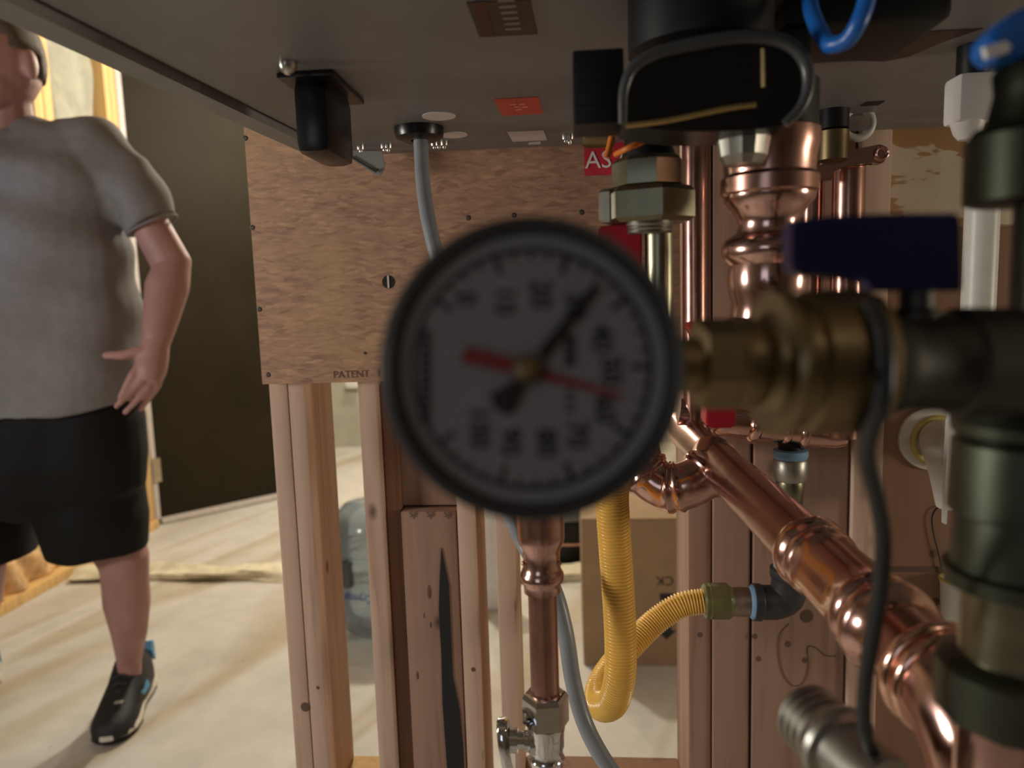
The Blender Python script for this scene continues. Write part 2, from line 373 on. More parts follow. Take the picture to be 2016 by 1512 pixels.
# ================================================================== THE SETTING
XL, YB, ZC = -2.07, 5.27, 2.45
obj('floor', box(NB(), (-2.5, -2.2, -0.12), (2.6, YB + 0.2, 0)), 'floor', kind='structure', label='bare concrete basement floor with tan stains and painted-in shadow streaks')
obj('ceiling', box(NB(), (-2.5, -2.2, ZC), (2.6, YB + 0.2, ZC + 0.1)), 'ceil', kind='structure')
obj('wall_back', box(NB(), (-2.5, YB, 0), (2.6, YB + 0.2, ZC)), 'gray_wall', kind='structure')
obj('wall_right', box(NB(), (2.5, -2.2, 0), (2.6, YB, ZC)), 'gray_wall', kind='structure')
obj('wall_front', box(NB(), (-2.5, -2.3, 0), (2.6, -2.2, ZC)), 'dark_wall', kind='structure')
wl = obj('wall_left', box(NB(), (-2.36, -2.2, 0), (-2.2, YB, ZC)), 'gray_wall', kind='structure', label='insulated stud wall with yellow studs')
ys = [0.6, 1.2, 1.8, 2.36, 2.857, 3.305]
for i, y in enumerate(ys):
    if i == 4:
        obj('stud', box(NB(), (-2.19, y - 0.053, 0.04), (XL, y - 0.002, ZC), 0.003), 'yellow_stud', wl)
        obj('stud', box(NB(), (-2.19, y + 0.002, 0.04), (XL, y + 0.052, ZC), 0.003), 'yellow_stud', wl)
    elif i == 5:
        obj('stud', box(NB(), (-2.19, y - 0.04, 0.04), (XL, y - 0.003, ZC), 0.003), 'yellow_stud', wl)
        obj('stud', box(NB(), (-2.19, y, 0.04), (XL, y + 0.047, ZC), 0.003), 'yellow_stud', wl)
    else: obj('stud', box(NB(), (-2.19, y - 0.019, 0.04), (XL, y + 0.019, ZC), 0.003), 'yellow_stud', wl)
obj('bottom_plate', box(NB(), (-2.19, 0.4, 0.0), (XL + 0.015, 3.355, 0.04), 0.003), 'yellow_stud', wl)
def pillow(y0, y1, z0, z1, dep, ny=26, nz=60, seed=0, amp=0.02):
    rng = np.random.RandomState(seed); bm = NB(); g = []
    ph = rng.rand(12) * 6.28; fy = 4 + rng.rand(12) * 40; fz = 3 + rng.rand(12) * 24
    for j in range(nz + 1):
        row = []
        for i in range(ny + 1):
            a, b = i / ny, j / nz; y = y0 + (y1 - y0) * a; z = z0 + (z1 - z0) * b
            e = min(1, 6 * min(a, 1 - a)) ** 0.5 * min(1, 14 * min(b, 1 - b)) ** 0.5
            w = sum(math.sin(fy[k] * y + fz[k] * z + ph[k]) for k in range(12)) / 6
            row.append(bm.verts.new((-2.19 + (dep + amp * w) * e + 0.002, y, z)))
        g.append(row)
    for j in range(nz):
        for i in range(ny): bm.faces.new((g[j][i], g[j][i + 1], g[j + 1][i + 1], g[j + 1][i]))
    return bm
for k, (a, b) in enumerate(zip(ys, ys[1:])):
    obj('insulation_batt', pillow(a + 0.04, b - 0.042, 0.12, ZC, 0.095, seed=k), 'insul', wl, sharp=180)
    obj('kraft_facing', pillow(a + 0.02, b - 0.03, 0.03, 0.17, 0.10, 40, 14, seed=k + 20, amp=0.035), 'kraft2', wl, label='crumpled brown paper facing at the foot of the insulation', sharp=180)
# the open dark door
dA = V(-2.085, 3.39, 0); dd = V(0.415, 0.44, 0).normalized(); dn = V(dd.y, -dd.x, 0)
def slab(a, b, z0, z1, t0, t1): # along door direction
    return prism(NB(), [dA + dd * a + dn * t0 + V(0, 0, z0), dA + dd * b + dn * t0 + V(0, 0, z0), dA + dd * b + dn * t0 + V(0, 0, z1), dA + dd * a + dn * t0 + V(0, 0, z1)], dn * (t1 - t0))
dr = obj('door_1', slab(0.02, 0.845, 0.035, 2.42, -0.04, 0.0), 'door', kind='structure', label='dark brown door standing open beside the insulated wall')
obj('door_sweep', slab(0.02, 0.845, 0.006, 0.034, -0.035, 0.012), 'sweep', dr, label='pale sweep along the bottom edge')
obj('door_edge', slab(-0.006, 0.018, 0.03, 2.42, -0.04, 0.004), 'sweep', dr, label='pale grey hinge-side edge')
for z in (0.28, 1.03, 1.735): obj('hinge', slab(0.0, 0.036, z - 0.06, z + 0.06, 0.0045, 0.011), 'hinge', dr)
# rumpled strip lying across the floor
bm = NB(); rng = np.random.RandomState(3); rr = []
for i in range(90):
    x = XL + 0.05 + i * 0.026; ring = []
    for k in range(14):
        a = 2 * PI * k / 14; w = 0.010 * math.sin(i * 0.37 + k) + 0.008 * math.sin(i * 0.11 + 2 * k) + 0.006 * rng.rand()
        ring.append(V(x, 2.70 + (0.045 + w) * math.cos(a) + 0.012 * math.sin(i * 0.09), max(0.0, 0.018 + (0.024 + w * 0.8) * math.sin(a))))
    rr.append(ring)
rings(bm, rr)
obj('plastic_sheet', bm, 'plastic_sheet', None, 'crumpled roll of cream plastic sheeting lying across the concrete floor behind the man', 'plastic sheet', sharp=60)

# ------------------------------------------------------------------ stud partition that carries the boiler
wm = thing('wall_middle', 'stud partition with an oriented strand board panel behind the boiler', None, (0, 0.757, 0), kind='structure')
FY = 0.757
def stud(x0, x1, z0=0.0, z1=ZC, y0=FY, y1=FY + 0.089, m='stud', name='stud', label=None, bev=0.0022):
    return obj(name, box(NB(), (x0, y0, z0), (x1, y1, z1), bev), m, wm, label)
stud(-0.326, -0.3055); stud(-0.3048, -0.286)
stud(-0.228, -0.2075); stud(-0.2068, -0.1905, y0=FY + 0.012, m='board', z1=0.99)
stud(-0.126, -0.107, z1=0.99); stud(-0.085, -0.0655, z1=0.99)
stud(-0.189, -0.128, z1=0.851, y0=FY + 0.004, y1=FY + 0.042, m='stud2', name='wide_stud', label='wide board with a black bark streak')
stud(-0.2065, -0.06, 0.853, 0.995, FY + 0.02, FY + 0.06, 'stud2', 'header')
stud(0.1205, 0.1445, m='stud2', bev=.0025); stud(0.1457, 0.1845, m='stud2', y0=FY - .0035, bev=.003); stud(0.1868, 0.2815, m='stud2', name='wide_stud', y0=FY - .006, bev=.003)
stud(0.2838, 0.313, y0=FY - 0.012, bev=.003)
stud(-0.286, -0.2285, 0.467, 0.506, m='yellow_stud', name='blocking', label='short blocking piece with a bolt through it')
stud(-0.0655, 0.1205, 0.472, 0.511, m='board', name='blocking')
stud(0.314, 0.95, 0, 1.135, FY + 0.015, FY + 0.03, 'plyboard', 'plywood_panel', 'plain brown plywood panel at right')
stud(0.314, 0.95, 1.1355, 1.9, FY + 0.006, FY + 0.024, 'kraft', 'backing_panel', 'panel with torn pale and tan paper layers')
obj('bolt_head', lathe(NB(), (-0.254, 0.785, 0.506), (-0.254, 0.785, 0.516), [(0, 0.008), (0.001, 0.008), (0.001, 0.0048), (0.006, 0.0045), (0.0068, 0.003)], 20), 'nail', wm)
op = obj('strand_board', box(NB(), (-0.3275, FY - 0.012, 0.9965), (0.1115, FY - 0.0002, 2.0), 0.0006), 'osb', wm, label='oriented strand board panel screwed to the studs')
first = None
for (u, v) in ((483, 272), (497, 448), (511, 609), (528, 738), (922, 429), (1145, 418), (719, 695), (1012, 424)):
    p = at(u, v, FY - 0.012); r = 0.0017 if u == 719 else 0.0028
    obj('screw', lathe(NB(), p + V(0, 0.001, 0), p - V(0, 0.0012, 0), [(0, r), (0.0010, r), (0.0014, r * 0.8), (0.0014, r * .35), (0.0009, r * .3)], 14), 'nail', op)
p = at(765, 555, FY - 0.012)
obj('drilled_hole', lathe(NB(), p + V(0, 0.0005, 0), p - V(0, 0.0004, 0), [(0, 0.0068), (0.0007, 0.0068)], 24), 'gap', op, label='small drilled hole with a pale splinter across it')
obj('splinter', box(NB(), p + V(-0.0011, -0.0009, -0.0062), p + V(0.0007, -0.0005, 0.0064)), 'lilac', op)
p = at(702, 737, FY - 0.0123); words('stamp', 'PATENT   I', p, (1, 0, 0.01), (0, 0, 1), 0.0075, 'faint', op)
# label on the board
tg = at(1150, 292, FY - 0.0132)
rt = obj('warning_label', box(NB(), tg + V(0, 0, -0.0265), tg + V(0.066, 0.0008, 0.012)), 'redtag', None, 'red label with white capital letters stuck on the strand board behind the brass union', 'label')
words('lettering', 'AS C', tg + V(0.0005, -0.0003, -0.0125), (1, 0, 0), (0, 0, 1), 0.0165, 'whitetext', rt, depth=.0006, align='LEFT')
# stamps, bark streak, nails on the studs
pw = at(840, 1012, FY + 0.0037)
for k in range(3): words('stamp', 'SJF', at(815 + k * 34, 1013, FY + 0.0037), (1, 0, 0), (0, 0, 1), 0.0065, 'faint', wm)
bark = [(869, 1078), (884, 1150), (888, 1250), (892, 1330), (905, 1400), (912, 1470), (916, 1560), (884, 1560), (878, 1480), (871, 1380), (869, 1290), (864, 1200), (866, 1130)]
obj('bark_streak', prism(NB(), [at(u, v, FY + 0.0042) for u, v in bark], (0, -0.0012, 0)), 'gap', wm, label='black bark streak down the wide board')
for (u, v, r) in ((845, 1165, 8), (848, 1230, 4), (822, 1330, 5), (835, 1212, 3)):
    p = at(u, v, FY + 0.004); bm = NB(); ball(bm, p, sz(r, u, v, FY), 10, (0.55, 0.12, 1.9)); obj('knot', bm, 'faint', wm)
for (u, v, r, y) in ((1378, 1250, 6, FY), (1344, 408, 4, FY), (1385, 405, 5, FY), (1486, 1253, 6, FY - .006), (1493, 1297, 6, FY - .006), (1551, 1268, 7, FY - .006), (1584, 1300, 6, FY - .006), (1588, 1213, 14, FY - .006), (1560, 1035, 4, FY - .006), (1838, 1090, 9, FY + .015), (1842, 1185, 9, FY + .015), (601, 1392, 10, FY), (626, 1354, 4, FY), (932, 1318, 5, FY)):
    p = at(u, v, y); bm = NB(); ball(bm, p, sz(r, u, v, y), 10, (1, 0.06, 1)); obj('knot' if r > 8 else 'nail_hole', bm, 'faint', wm)
mk = [(1553, 1228), (1535, 1250), (1532, 1290), (1542, 1330), (1562, 1350), (1582, 1342), (1592, 1310), (1590, 1275), (1606, 1275), (1625, 1290), (1645, 1292)]
obj('marker_line', tube(NB(), spline([at(u, v, FY - 0.0062) for u, v in mk], 6), 0.0006, 5), 'faint', wm, label='faint marker scribble')
obj('yellow_sticker', box(NB(), at(1485, 1030, FY - .0072), at(1505, 985, FY - .0061)), 'yellow_ring', wm)
wire = [(1860, 996), (1843, 1002), (1835, 1020), (1838, 1050), (1848, 1090), (1856, 1125), (1858, 1140)]
obj('thin_wire', tube(NB(), spline([at(u, v, FY + 0.012) for u, v in wire] , 8), 0.0008, 6), 'blackcable', None, 'thin dark wire looping down the plywood at right', 'wire')
obj('panel_joint', box(NB(), at(1742, 1126, FY + 0.0150), at(1858, 1116, FY + 0.0142)), 'faint', wm)

# things beyond the partition
jl = V(-0.645, 2.25, 0)
jg = thing('water_jug', 'upended clear blue water jug on the floor seen between two studs', 'jug', jl)
prof = [(0.0, 0.045), (0.004, 0.075), (0.035, 0.118), (0.07, 0.136), (0.115, 0.138), (0.118, 0.133), (0.13, 0.133), (0.135, 0.138), (0.20, 0.138), (0.204, 0.132), (0.245, 0.132), (0.25, 0.139), (0.27, 0.139), (0.275, 0.133), (0.29, 0.133), (0.295, 0.139), (0.36, 0.139), (0.40, 0.128), (0.43, 0.10), (0.445, 0.05)]
obj('bottle', lathe(NB(), jl, jl + V(0, 0, 1), prof, 48), 'jug', jg)
words('lettering', 'Crystal', jl + V(-0.024, -0.137, 0.168), (-1, 0, 0), (0, 0, -1), 0.026, 'jugink', jg, shear=0.25, bold=.012, wrap=(jl.x, jl.y, .1395, -1))
obj('grip_recess', box(NB(), jl + V(-0.075, -0.137, 0.20), jl + V(-0.045, -0.11, 0.285), 0.006), 'rim', jg)
bxo = V(0.02, 2.03, 0)
cb = thing('cardboard_box', 'brown cardboard box with black printing on the floor behind the studs', 'box', bxo + V(0.24, 0.18, 0))
obj('carton', box(NB(), bxo + V(0.0, 0.0, 0), bxo + V(0.50, 0.36, 0.44), 0.004), 'card', cb)
obj('flap', prism(NB(), [bxo + V(-0.001, -0.004, 0.441), bxo + V(0.50, -0.004, 0.441), bxo + V(0.50, 0.17, 0.447), bxo + V(-0.001, 0.17, 0.447)], (0, 0, 0.004)), 'card', cb)
q = at(1303, 1143, 2.028)
words('lettering', 'CK', V(q.x + .008, 2.0285, q.z), (-1, 0, 0), (0, 0, -1), 0.027, 'ink', cb)
q = at(1312, 1175, 2.028)
obj('arrow_print', box(NB(), (q.x - 0.018, 2.0283, q.z - 0.01), (q.x + 0.02, 2.0292, q.z + 0.01)), 'ink', cb)
q = at(1312, 1245, 2.028)
obj('arrow_print', prism(NB(), [V(q.x + a, 2.0283, q.z + b) for a, b in ((0, -.022), (.028, .006), (.014, .006), (.014, .022), (-.014, .022), (-.014, .006), (-.028, .006))], (0, 0.0009, 0)), 'ink', cb)
tl = V(-0.02, 2.95, 0)
tb = thing('black_tub', 'round black plastic tub on the floor between two studs behind the copper reducer', 'tub', tl)
obj('bucket', lathe(NB(), tl, tl + V(0, 0, 1), [(0, 0.145), (0.006, 0.16), (0.20, 0.185), (0.20, 0.178), (0.012, 0.15)], 40), 'matte', tb)
obj('rim_band', lathe(NB(), tl + V(0, 0, .185), tl + V(0, 0, 1), [(0, .186), (0.004, .196), (0.02, .196), (0.024, .186)], 40), 'matte', tb)
obj('stripe', lathe(NB(), tl + V(0, 0, .098), tl + V(0, 0, 1), [(0, 0.1728), (0.001, .1745), (0.011, .1756), (0.012, .1744)], 40), 'copper2', tb, label='thin orange stripe')
q = flo(968, 1200); obj('white_board', box(NB(), (q.x - 0.055, q.y, 0), (q.x + 0.06, q.y + 0.02, 0.46), 0.002), 'white', None, 'white board standing on the floor between two studs left of the copper reducer', 'board')
q = at(690, 757, 5.2); obj('white_outlet_box', box(NB(), q + V(-0.045, 0.02, -0.03), q + V(0.045, 0.07, 0.04), 0.004), 'white', None, 'small white box on the grey back wall seen above the jug', 'box')

# ================================================================== BOILER
ZB = 1.228
bo = thing('boiler', 'dark grey wall hung boiler seen from below against the strand board', 'boiler', (0.09, 0.5, ZB))
xa, xb = -0.259, -0.2205           # underside's left edge, front and back
yf, yb = 0.20, 0.744
obj('bottom_panel', prism(NB(), [V(xa, yf, ZB), V(0.44, yf, ZB), V(0.44, yb, ZB), V(xb, yb, ZB)], (0, 0, 0.012)), 'casing', bo)
obj('casing', prism(NB(), [V(xa - .024, yf, ZB + .0125), V(0.46, yf, ZB + .0125), V(0.46, yb, ZB + .0125), V(xb - .024, yb, ZB + .0125)], (0, 0, 0.7)), 'lip', bo)
obj('lip_shade', prism(NB(), [V(xa - .004, yf, ZB + .002), V(xa, yf, ZB + .002), V(xb, yb, ZB + .002), V(xb - .004, yb, ZB + .002)], (0, 0, 0.0104)), 'gap', bo)  # black strip painting the shade on the lip's inner face
obj('side_lip', prism(NB(), [V(xa - .0045, yf, ZB - .0058), V(xa - .0045, yf, ZB + .0124), V(xa - .0285, yf, ZB + .0124), V(xa - .0285, yf, ZB + .003), V(xa - .024, yf, ZB - .0058)], V(xb - xa - .004, yb - .06 - yf, 0)), 'lip', bo, label='lighter side panel lip')
# drain cover
f0 = flo(548, 145, ZB); f1 = flo(630, 144, ZB); f2 = flo(690, 182, ZB)
zlo = at(600, 302, f0.y + .004).z
dc = obj('drain_cover', NB_ := box(NB(), (f0.x + .006, f0.y + .004, zlo), (f1.x + .004, f2.y + .012, ZB - .002), 0.0075), 'black', bo, label='glossy black plastic cover')
obj('cover_flange', box(NB(), (f0.x, f0.y - .004, ZB - .004), (f1.x + .011, f2.y + .018, ZB - .0005), 0.001), 'black', dc)
p = flo(566, 122, ZB); obj('cap_nut', lathe(NB(), p, p - V(0, 0, 1), [(0, .0055), (0.003, .0055), (0.006, .004), (.0075, .002)], 18), 'screw', bo)
# bracket hanging behind the underside
br = [(694, 296), (752, 298), (757, 330), (748, 346), (737, 342), (690, 312)]
bb = obj('hanging_bracket', prism(NB(), [at(u, v, 0.722) for u, v in br], (0, 0.003, 0)), 'lip', bo, label='sheet metal bracket below the back edge')
obj('slot', tube(NB(), [at(690, 308, .7205), at(740, 338, .7205), at(745, 332, .7205)], 0.0009, 6), 'gap', bb)
for (u, v) in ((710, 287), (757, 290), (765, 298), (855, 272), (864, 280), (875, 291), (1113, 238), (1118, 252), (1122, 283), (1352, 272), (1360, 268), (1356, 279)):
    p = at(u, v, 0.70); s = .0042 if u < 1340 else .0034
    bm = NB(); lathe(bm, V(p.x, p.y, ZB), V(p.x, p.y, ZB - .1), [(0, s), (.002, s), (.004, s * .9), (.0048, s * .5), (.0048, s * .45), (max(.006, ZB - p.z), s * .45), (max(.006, ZB - p.z) + .001, s * .3)], 12)
    obj('screw', bm, 'screw', bo)
p = flo(825, 252, ZB); gr = obj('grommet', lathe(NB(), p + V(0, 0, -.0002), p - V(0, 0, 1), [(0, .0215), (.004, .0215), (.008, .0205), (.0105, .015), (.0105, .0075), (.002, .007)], 40), 'black', bo, label='black cable grommet'); GP = p
for (u, v, w) in ((864, 228, .0137), (893, 265, .0125)):
    p = flo(u, v, ZB); obj('round_sticker', lathe(NB(), p + V(0, 0, -.0001), p - V(0, 0, 1), [(0, w), (.0005, w)], 36), 'lilac', bo)
def sticker(pts, m, name='sticker', label=None, par=bo): return obj(name, prism(NB(), [flo(u, v, ZB - .0001) for u, v in pts], (0, 0, -.0005)), m, par, label)
st = sticker([(918, 4), (1043, -2), (1058, 66), (944, 72)], 'sticker_dark', label='dark brown sticker with faded vertical text')
obj('band', prism(NB(), [flo(u, v, ZB - .0006) for u, v in ((932, 4), (956, 2), (972, 67), (950, 69))], (0, 0, -.0003)), 'redband', st, label='dark red band')
a0, a1 = flo(995, 0, ZB - .0008), flo(1012, 66, ZB - .0008)
for k in range(6):
    c = a0.lerp(a1, (k + .5) / 6 - .05)
    obj('glyph', box(NB(), c + V(-.004, -.0021, -.0001), c + V(.0045, .0006, .0002)), 'dimtext', st)
st = sticker([(973, 195), (1060, 190), (1069, 223), (989, 227)], 'sticker_red', label='red sticker with small pale print')
for (u, v) in ((1010, 206), (1018, 211), (1027, 206), (1021, 216), (1033, 211)):
    c = flo(u, v, ZB - .0007); obj('glyph', box(NB(), c + V(-.0022, -.0011, -.0001), c + V(.0024, .0011, .0001)), 'softred', st)
st = sticker([(998, 259), (1070, 256), (1077, 275), (1010, 278)], 'lilac', label='small white sticker')
sticker([(1040, 281), (1064, 279), (1064, 283), (1040, 284)], 'lilac')
p = flo(1715, 203, ZB); obj('slot', box(NB(), p + V(-.006, -.006, -.0008), p + V(.008, .006, .0001)), 'gap', bo)
sticker([(1685, 118), (1730, 86), (1810, 62), (1935, 55), (1860, 80), (1790, 110), (1740, 120)], 'sticker_dark', 'heat_label', 'dark greenish curved label')
p = flo(1668, 246, ZB); bm = NB(); p = at(1688, 243, .672); torus(bm, p, (0, 1, 0), sz(28, 1688, 243, .672), sz(8, 1688, 243, .672), 40, 10); obj('white_ring', bm, 'ivory', bo, label='pale plastic ring')
a = at(1640, 0, .6)
p = at(1640, 262, .655); bm = NB(); cyl(bm, V(p.x, p.y, ZB), V(p.x, p.y, p.z + .003), .0125, 28); obj('black_nipple', bm, 'matte', bo)
z2 = at(1640, 316, .655).z; obj('brass_nipple', cyl(NB(), V(p.x, p.y, p.z + .001), V(p.x, p.y, z2), .0128, 28), 'brass', bo)
p = at(1180, 266, .66); obj('copper_stub', lathe(NB(), at(1147, 267, .66), at(1147, 267, .66) + V(1, 0, 0), [(0, .009), (.003, .0108), (.026, .0108), (.028, .009)], 28), 'brass', bo)

# grey power cable, top to bottom
cp = [GP + V(0.001, 0, -.004), at(829, 290, .640), at(834, 370, .63), at(848, 455, .61), at(885, 600, .59), at(930, 800, .575), at(985, 960, .57), at(1030, 1070, .56), at(1085, 1150, .53), at(1112, 1240, .52), at(1128, 1340, .515), at(1150, 1420, .51), at(1185, 1490, .50), at(1240, 1570, .49)]
obj('power_cable', tube(NB(), spline(cp, 10), 0.0063, 18), 'cable', None, 'smooth grey power cable hanging from the black grommet', 'cable')

# ================================================================== GAUGE, close to the lens
GY = 0.150; gc = at(1046, 727, GY); gd = (V(EYE) - gc).normalized()   # faces the viewer
GR = sz(300, 1046, 727, GY)
gx = V(1, 0, 0); gx = (gx - gd * gx.dot(gd)).normalized(); gu = gd.cross(gx)
pg = thing('pressure_gauge', 'round pressure gauge with black rim, black needle and red pointer on brass fitting', 'gauge', gc)
obj('case', lathe(NB(), gc - gd * .022, gc, [(0, GR * .80), (.002, GR * .88), (.012, GR * .90), (.013, GR * .985), (.016, GR), (.0225, GR), (.0245, GR * .985), (.0250, GR * .94), (.0235, GR * .905), (.0195, GR * .895), (.0195, 0.0005)], 72), 'bezel', pg)
DZ = -.0022
dl = obj('dial', lathe(NB(), gc + gd * (DZ - .0004), gc + gd, [(0, GR * .893), (.0006, GR * .893)], 72), 'dial', pg)
def gp(u, v, z): # dial point from direction and height
    r = _ray(u, v); n = np.array(gd); o = np.array(gc + gd * z); return Vector(EYE + r * ((o - EYE) @ n) / (r @ n))
bm = NB(); torus(bm, gc + gd * (DZ + .0003), gd, GR * .79, GR * .018, 72, 6, 0, 2 * PI); obj('scale_ring', bm, 'dialink', dl)
def gdir(a): return gx * math.cos(a) + gu * math.sin(a)
tick = 0
for k in range(33):
    a = math.radians(142 - k * (284 / 32)); big = k % 4 == 0; r1 = GR * .80; r0 = GR * (.66 if big else .72)
    t = gd.cross(gdir(a)); c = gc + gd * (DZ + .0003)
    w = GR * (.020 if big else .010)
    obj('tick', prism(NB(), [c + gdir(a) * r0 - t * w, c + gdir(a) * r1 - t * w, c + gdir(a) * r1 + t * w, c + gdir(a) * r0 + t * w], gd * .0002), 'dialink', dl)
for s, (u, v) in zip(('0', '10', '20', '30', '40', '50', '60', '70', '80', '90', '100'), ((917, 588), (993, 592), (1064, 580), (1132, 602), (1184, 666), (1203, 730), (1190, 806), (1135, 856), (1075, 872), (1004, 870), (943, 842))):
    words('numeral', s, gp(u, v, DZ + .0003), -gu, gx, GR * .135, 'dialink', dl, bold=.035)
for (u, v, w, h) in ((838, 740, 12, 94), (1122, 690, 12, 32), (1122, 790, 8, 26)):
    for q in range(max(2, int(h / 8))):
        c = gp(u, v - h + (2 * h) * (q + .5) / max(2, int(h / 8)), DZ + .0003); k_ = sz(w, u, v, GY)
        obj('fine_print', prism(NB(), [c - gx * k_ - gu * k_ * .6, c + gx * k_ - gu * k_ * .6, c + gx * k_ + gu * k_ * .55, c - gx * k_ + gu * k_ * .55], gd * .0002), 'dialink', dl)
bm = NB(); hub = gp(1038, 728, DZ)
def bar(u0, v0, u1, v1, w0, w1, z, th=.0004):
    a, b = gp(u0, v0, z), gp(u1, v1, z); t = gd.cross((b - a).normalized())
    return prism(NB(), [a - t * sz(w0, u0, v0, GY), b - t * sz(w1, u1, v1, GY), b + t * sz(w1, u1, v1, GY), a + t * sz(w0, u0, v0, GY)], gd * th)
nd = obj('needle', bar(1066, 700, 1176, 562, 13, 9, DZ + .0016), 'ink', pg, label='black needle with a broad counterweight')
obj('needle_tail', prism(NB(), [gp(u, v, DZ + .0016) for u, v in ((1040, 748), (1018, 800), (1002, 818), (975, 806), (963, 776), (990, 762), (1025, 738))], gd * .0004), 'ink', nd)
rp = obj('set_pointer', bar(912, 697, 1020, 724, 16, 14, DZ + .0024), 'needle_red', pg, label='red set pointer')
obj('pointer_tip', bar(1030, 728, 1225, 780, 11, 4, DZ + .0010), 'needle_red', rp)
obj('hub', lathe(NB(), hub, hub + gd, [(0, GR * .10), (.0042, GR * .10), (.0048, GR * .06)], 28), 'brass', pg)
obj('lens', lathe(NB(), gc + gd * .0014, gc + gd, [(0, GR * .90), (.0010, GR * .90)], 64), 'glass', pg)
q0 = gc - gd * .020 + gx * .012 - gu * 0.0; q1 = at(1352, 720, .195)
obj('rear_stem', tube(NB(), spline([gc - gd * .015, gc - gd * .034 + gx * .002, gc - gd * .044 + gx * .018, at(1400, 718, .198)], 8), .0075, 18), 'brass', pg)

# ------------------------------------------------------------------ brass run and blue-handled valve at right
def axis(u0, v0, y0, u1, v1, y1): return at(u0, v0, y0), at(u1, v1, y1)
A, B = axis(1395, 716, .200, 2120, 712, .215); ad = (B - A).normalized()
def ax(u):                              # distance along the run for a column
    best = 0
    lo, hi = 0.0, (B - A).length
    for _ in range(40):
        m = (lo + hi) / 2; p = A + ad * m - V(EYE); x = 1008 + F * (np.array(p) @ np.array([_X[0], _Y[0], _Z[0]])) / (np.array(p) @ np.array([_X[2], _Y[2], _Z[2]]))
        if x < u: lo = m
        else: hi = m
    return lo
m1 = .000143
bv = thing('blue_handle_valve', 'blurred ball valve with dark blue lever and thick brass union nut, right of gauge', 'valve', A + ad * ax(1800))
a = ax(1410)
obj('hex_nipple', hexnut(NB(), A + ad * a * 0 - ad * .004, A + ad * ax(1462), .0125, spin=.3), 'brass', bv)
obj('collar', lathe(NB(), A + ad * ax(1440), B, [(0, .0115), (.004, .0125), (.0075, .0112), (ax(1512) - ax(1440), .0145)], 36), 'brass', bv)
x0 = ax(1510); L = ax(1712) - x0
obj('union_nut', lathe(NB(), A + ad * x0, B, [(0, .0145), (.0002, .0196), (.0020, .0206), (.0040, .0200), (.0052, .0178), (.0080, .0180), (.0092, .0196), (L - .006, .0203), (L - .002, .0198), (L, .0165)], 14, spin=.2), 'brass', bv)
obj('rubber_mark', box(NB(), A + ad * ax(1590) + V(0, -.0075, .0145), A + ad * ax(1642) + V(0, -.003, .0178)), 'gap', bv)
x0 = ax(1712)
obj('body', lathe(NB(), A + ad * x0, B, [(0, .0140), (.006, .0145), (.008, .0132), (ax(1870) - x0, .0135), (ax(1880) - x0, .0152), (ax(1990) - x0, .0150), (ax(2000) - x0, .0135), (ax(2115) - x0, .0135)], 32), 'gray_metal', bv)
c = A + ad * ax(1800)
obj('stem', lathe(NB(), c + V(0, 0, .010), c + V(0, 0, 1), [(0, .0060), (.004, .0060), (.005, .0045), (.013, .0042)], 20), 'gray_metal', bv)
lv = [(1562, 432), (1640, 424), (1760, 420), (1893, 418), (1897, 568), (1893, 572), (1722, 574), (1716, 546), (1570, 540), (1560, 520)]
bm = prism(NB(), [at(u, v, .203) for u, v in lv], (0, .011, 0)); bmesh.ops.bevel(bm, geom=bm.edges[:], offset=.0009, segments=2, affect='EDGES')
obj('lever', bm, 'blue', bv, label='dark blue lever')
# thin black cable
bc = [at(1712, 600, .192), at(1738, 660, .186), at(1742, 740, .183), at(1735, 800, .184), at(1712, 852, .190), at(1706, 900, .200), at(1726, 980, .21), at(1738, 1060, .22), at(1734, 1150, .225), at(1720, 1240, .23), at(1704, 1340, .235), at(1702, 1430, .24), at(1722, 1492, .245), at(1760, 1540, .25)]
obj('sensor_cable', tube(NB(), spline(bc, 10), .0024, 14), 'blackcable', None, 'black sensor cable hanging from the brass union nut down to the lower right', 'cable')

# ------------------------------------------------------------------ blurred tall valve stack, right edge
T0 = at(1995, 1570, .235); T1 = V(T0.x, T0.y, 2)
tv = thing('drain_tee', 'blurred dull brass tee and union stack at the lower right edge', 'pipe fitting', at(2000, 1100, .235))
def zz(v, y=.235, u=2000): return at(u, v, y).z
def vst(name, v0, v1, pr, m, par, cx, y, seg=32):          # pr: (row, radius) from bottom to top
    b = V(cx.x, cx.y, at(2000, v0, y).z)
    return obj(name, lathe(NB(), b, b + V(0, 0, 1), [(at(2000, v, y).z - b.z, r) for v, r in pr], seg), m, par)
cx = at(2010, 1100, .235)
vst('upper_body', 1010, 800, [(1010, .0205), (1005, .0212), (870, .0206), (860, .0190), (850, .0208), (830, .0212), (800, .018)], 'green_metal', tv, cx, .235)
vst('mid_body', 1155, 1008, [(1155, .0185), (1150, .0215), (1120, .0220), (1115, .0196), (1012, .0192), (1008, .0205)], 'green_metal', tv, cx, .235)
vst('neck', 1295, 1150, [(1295, .0165), (1160, .0165)], 'brass2', tv, cx, .235)
vst('union_ring', 1412, 1290, [(1412, .018), (1405, .0225), (1310, .0232), (1300, .0215), (1290, .017)], 'green_metal', tv, cx, .235, 10)
vst('lower_tube', 1580, 1408, [(1580, .0165), (1408, .0165)], 'copper', tv, cx, .235)
uv = thing('isolation_valve', 'blurred greenish brass valve with blue handle at the upper right edge', 'valve', at(2000, 250, .235))
vst('barrel', 402, 250, [(402, .0175), (396, .0198), (270, .0200), (262, .0185), (250, .0175)], 'valve_metal', uv, cx + V(-.0005, 0, 0), .235)
vst('bonnet', 252, 120, [(252, .0158), (240, .0150), (180, .0132), (140, .0138), (120, .012)], 'valve_metal', uv, cx, .235)
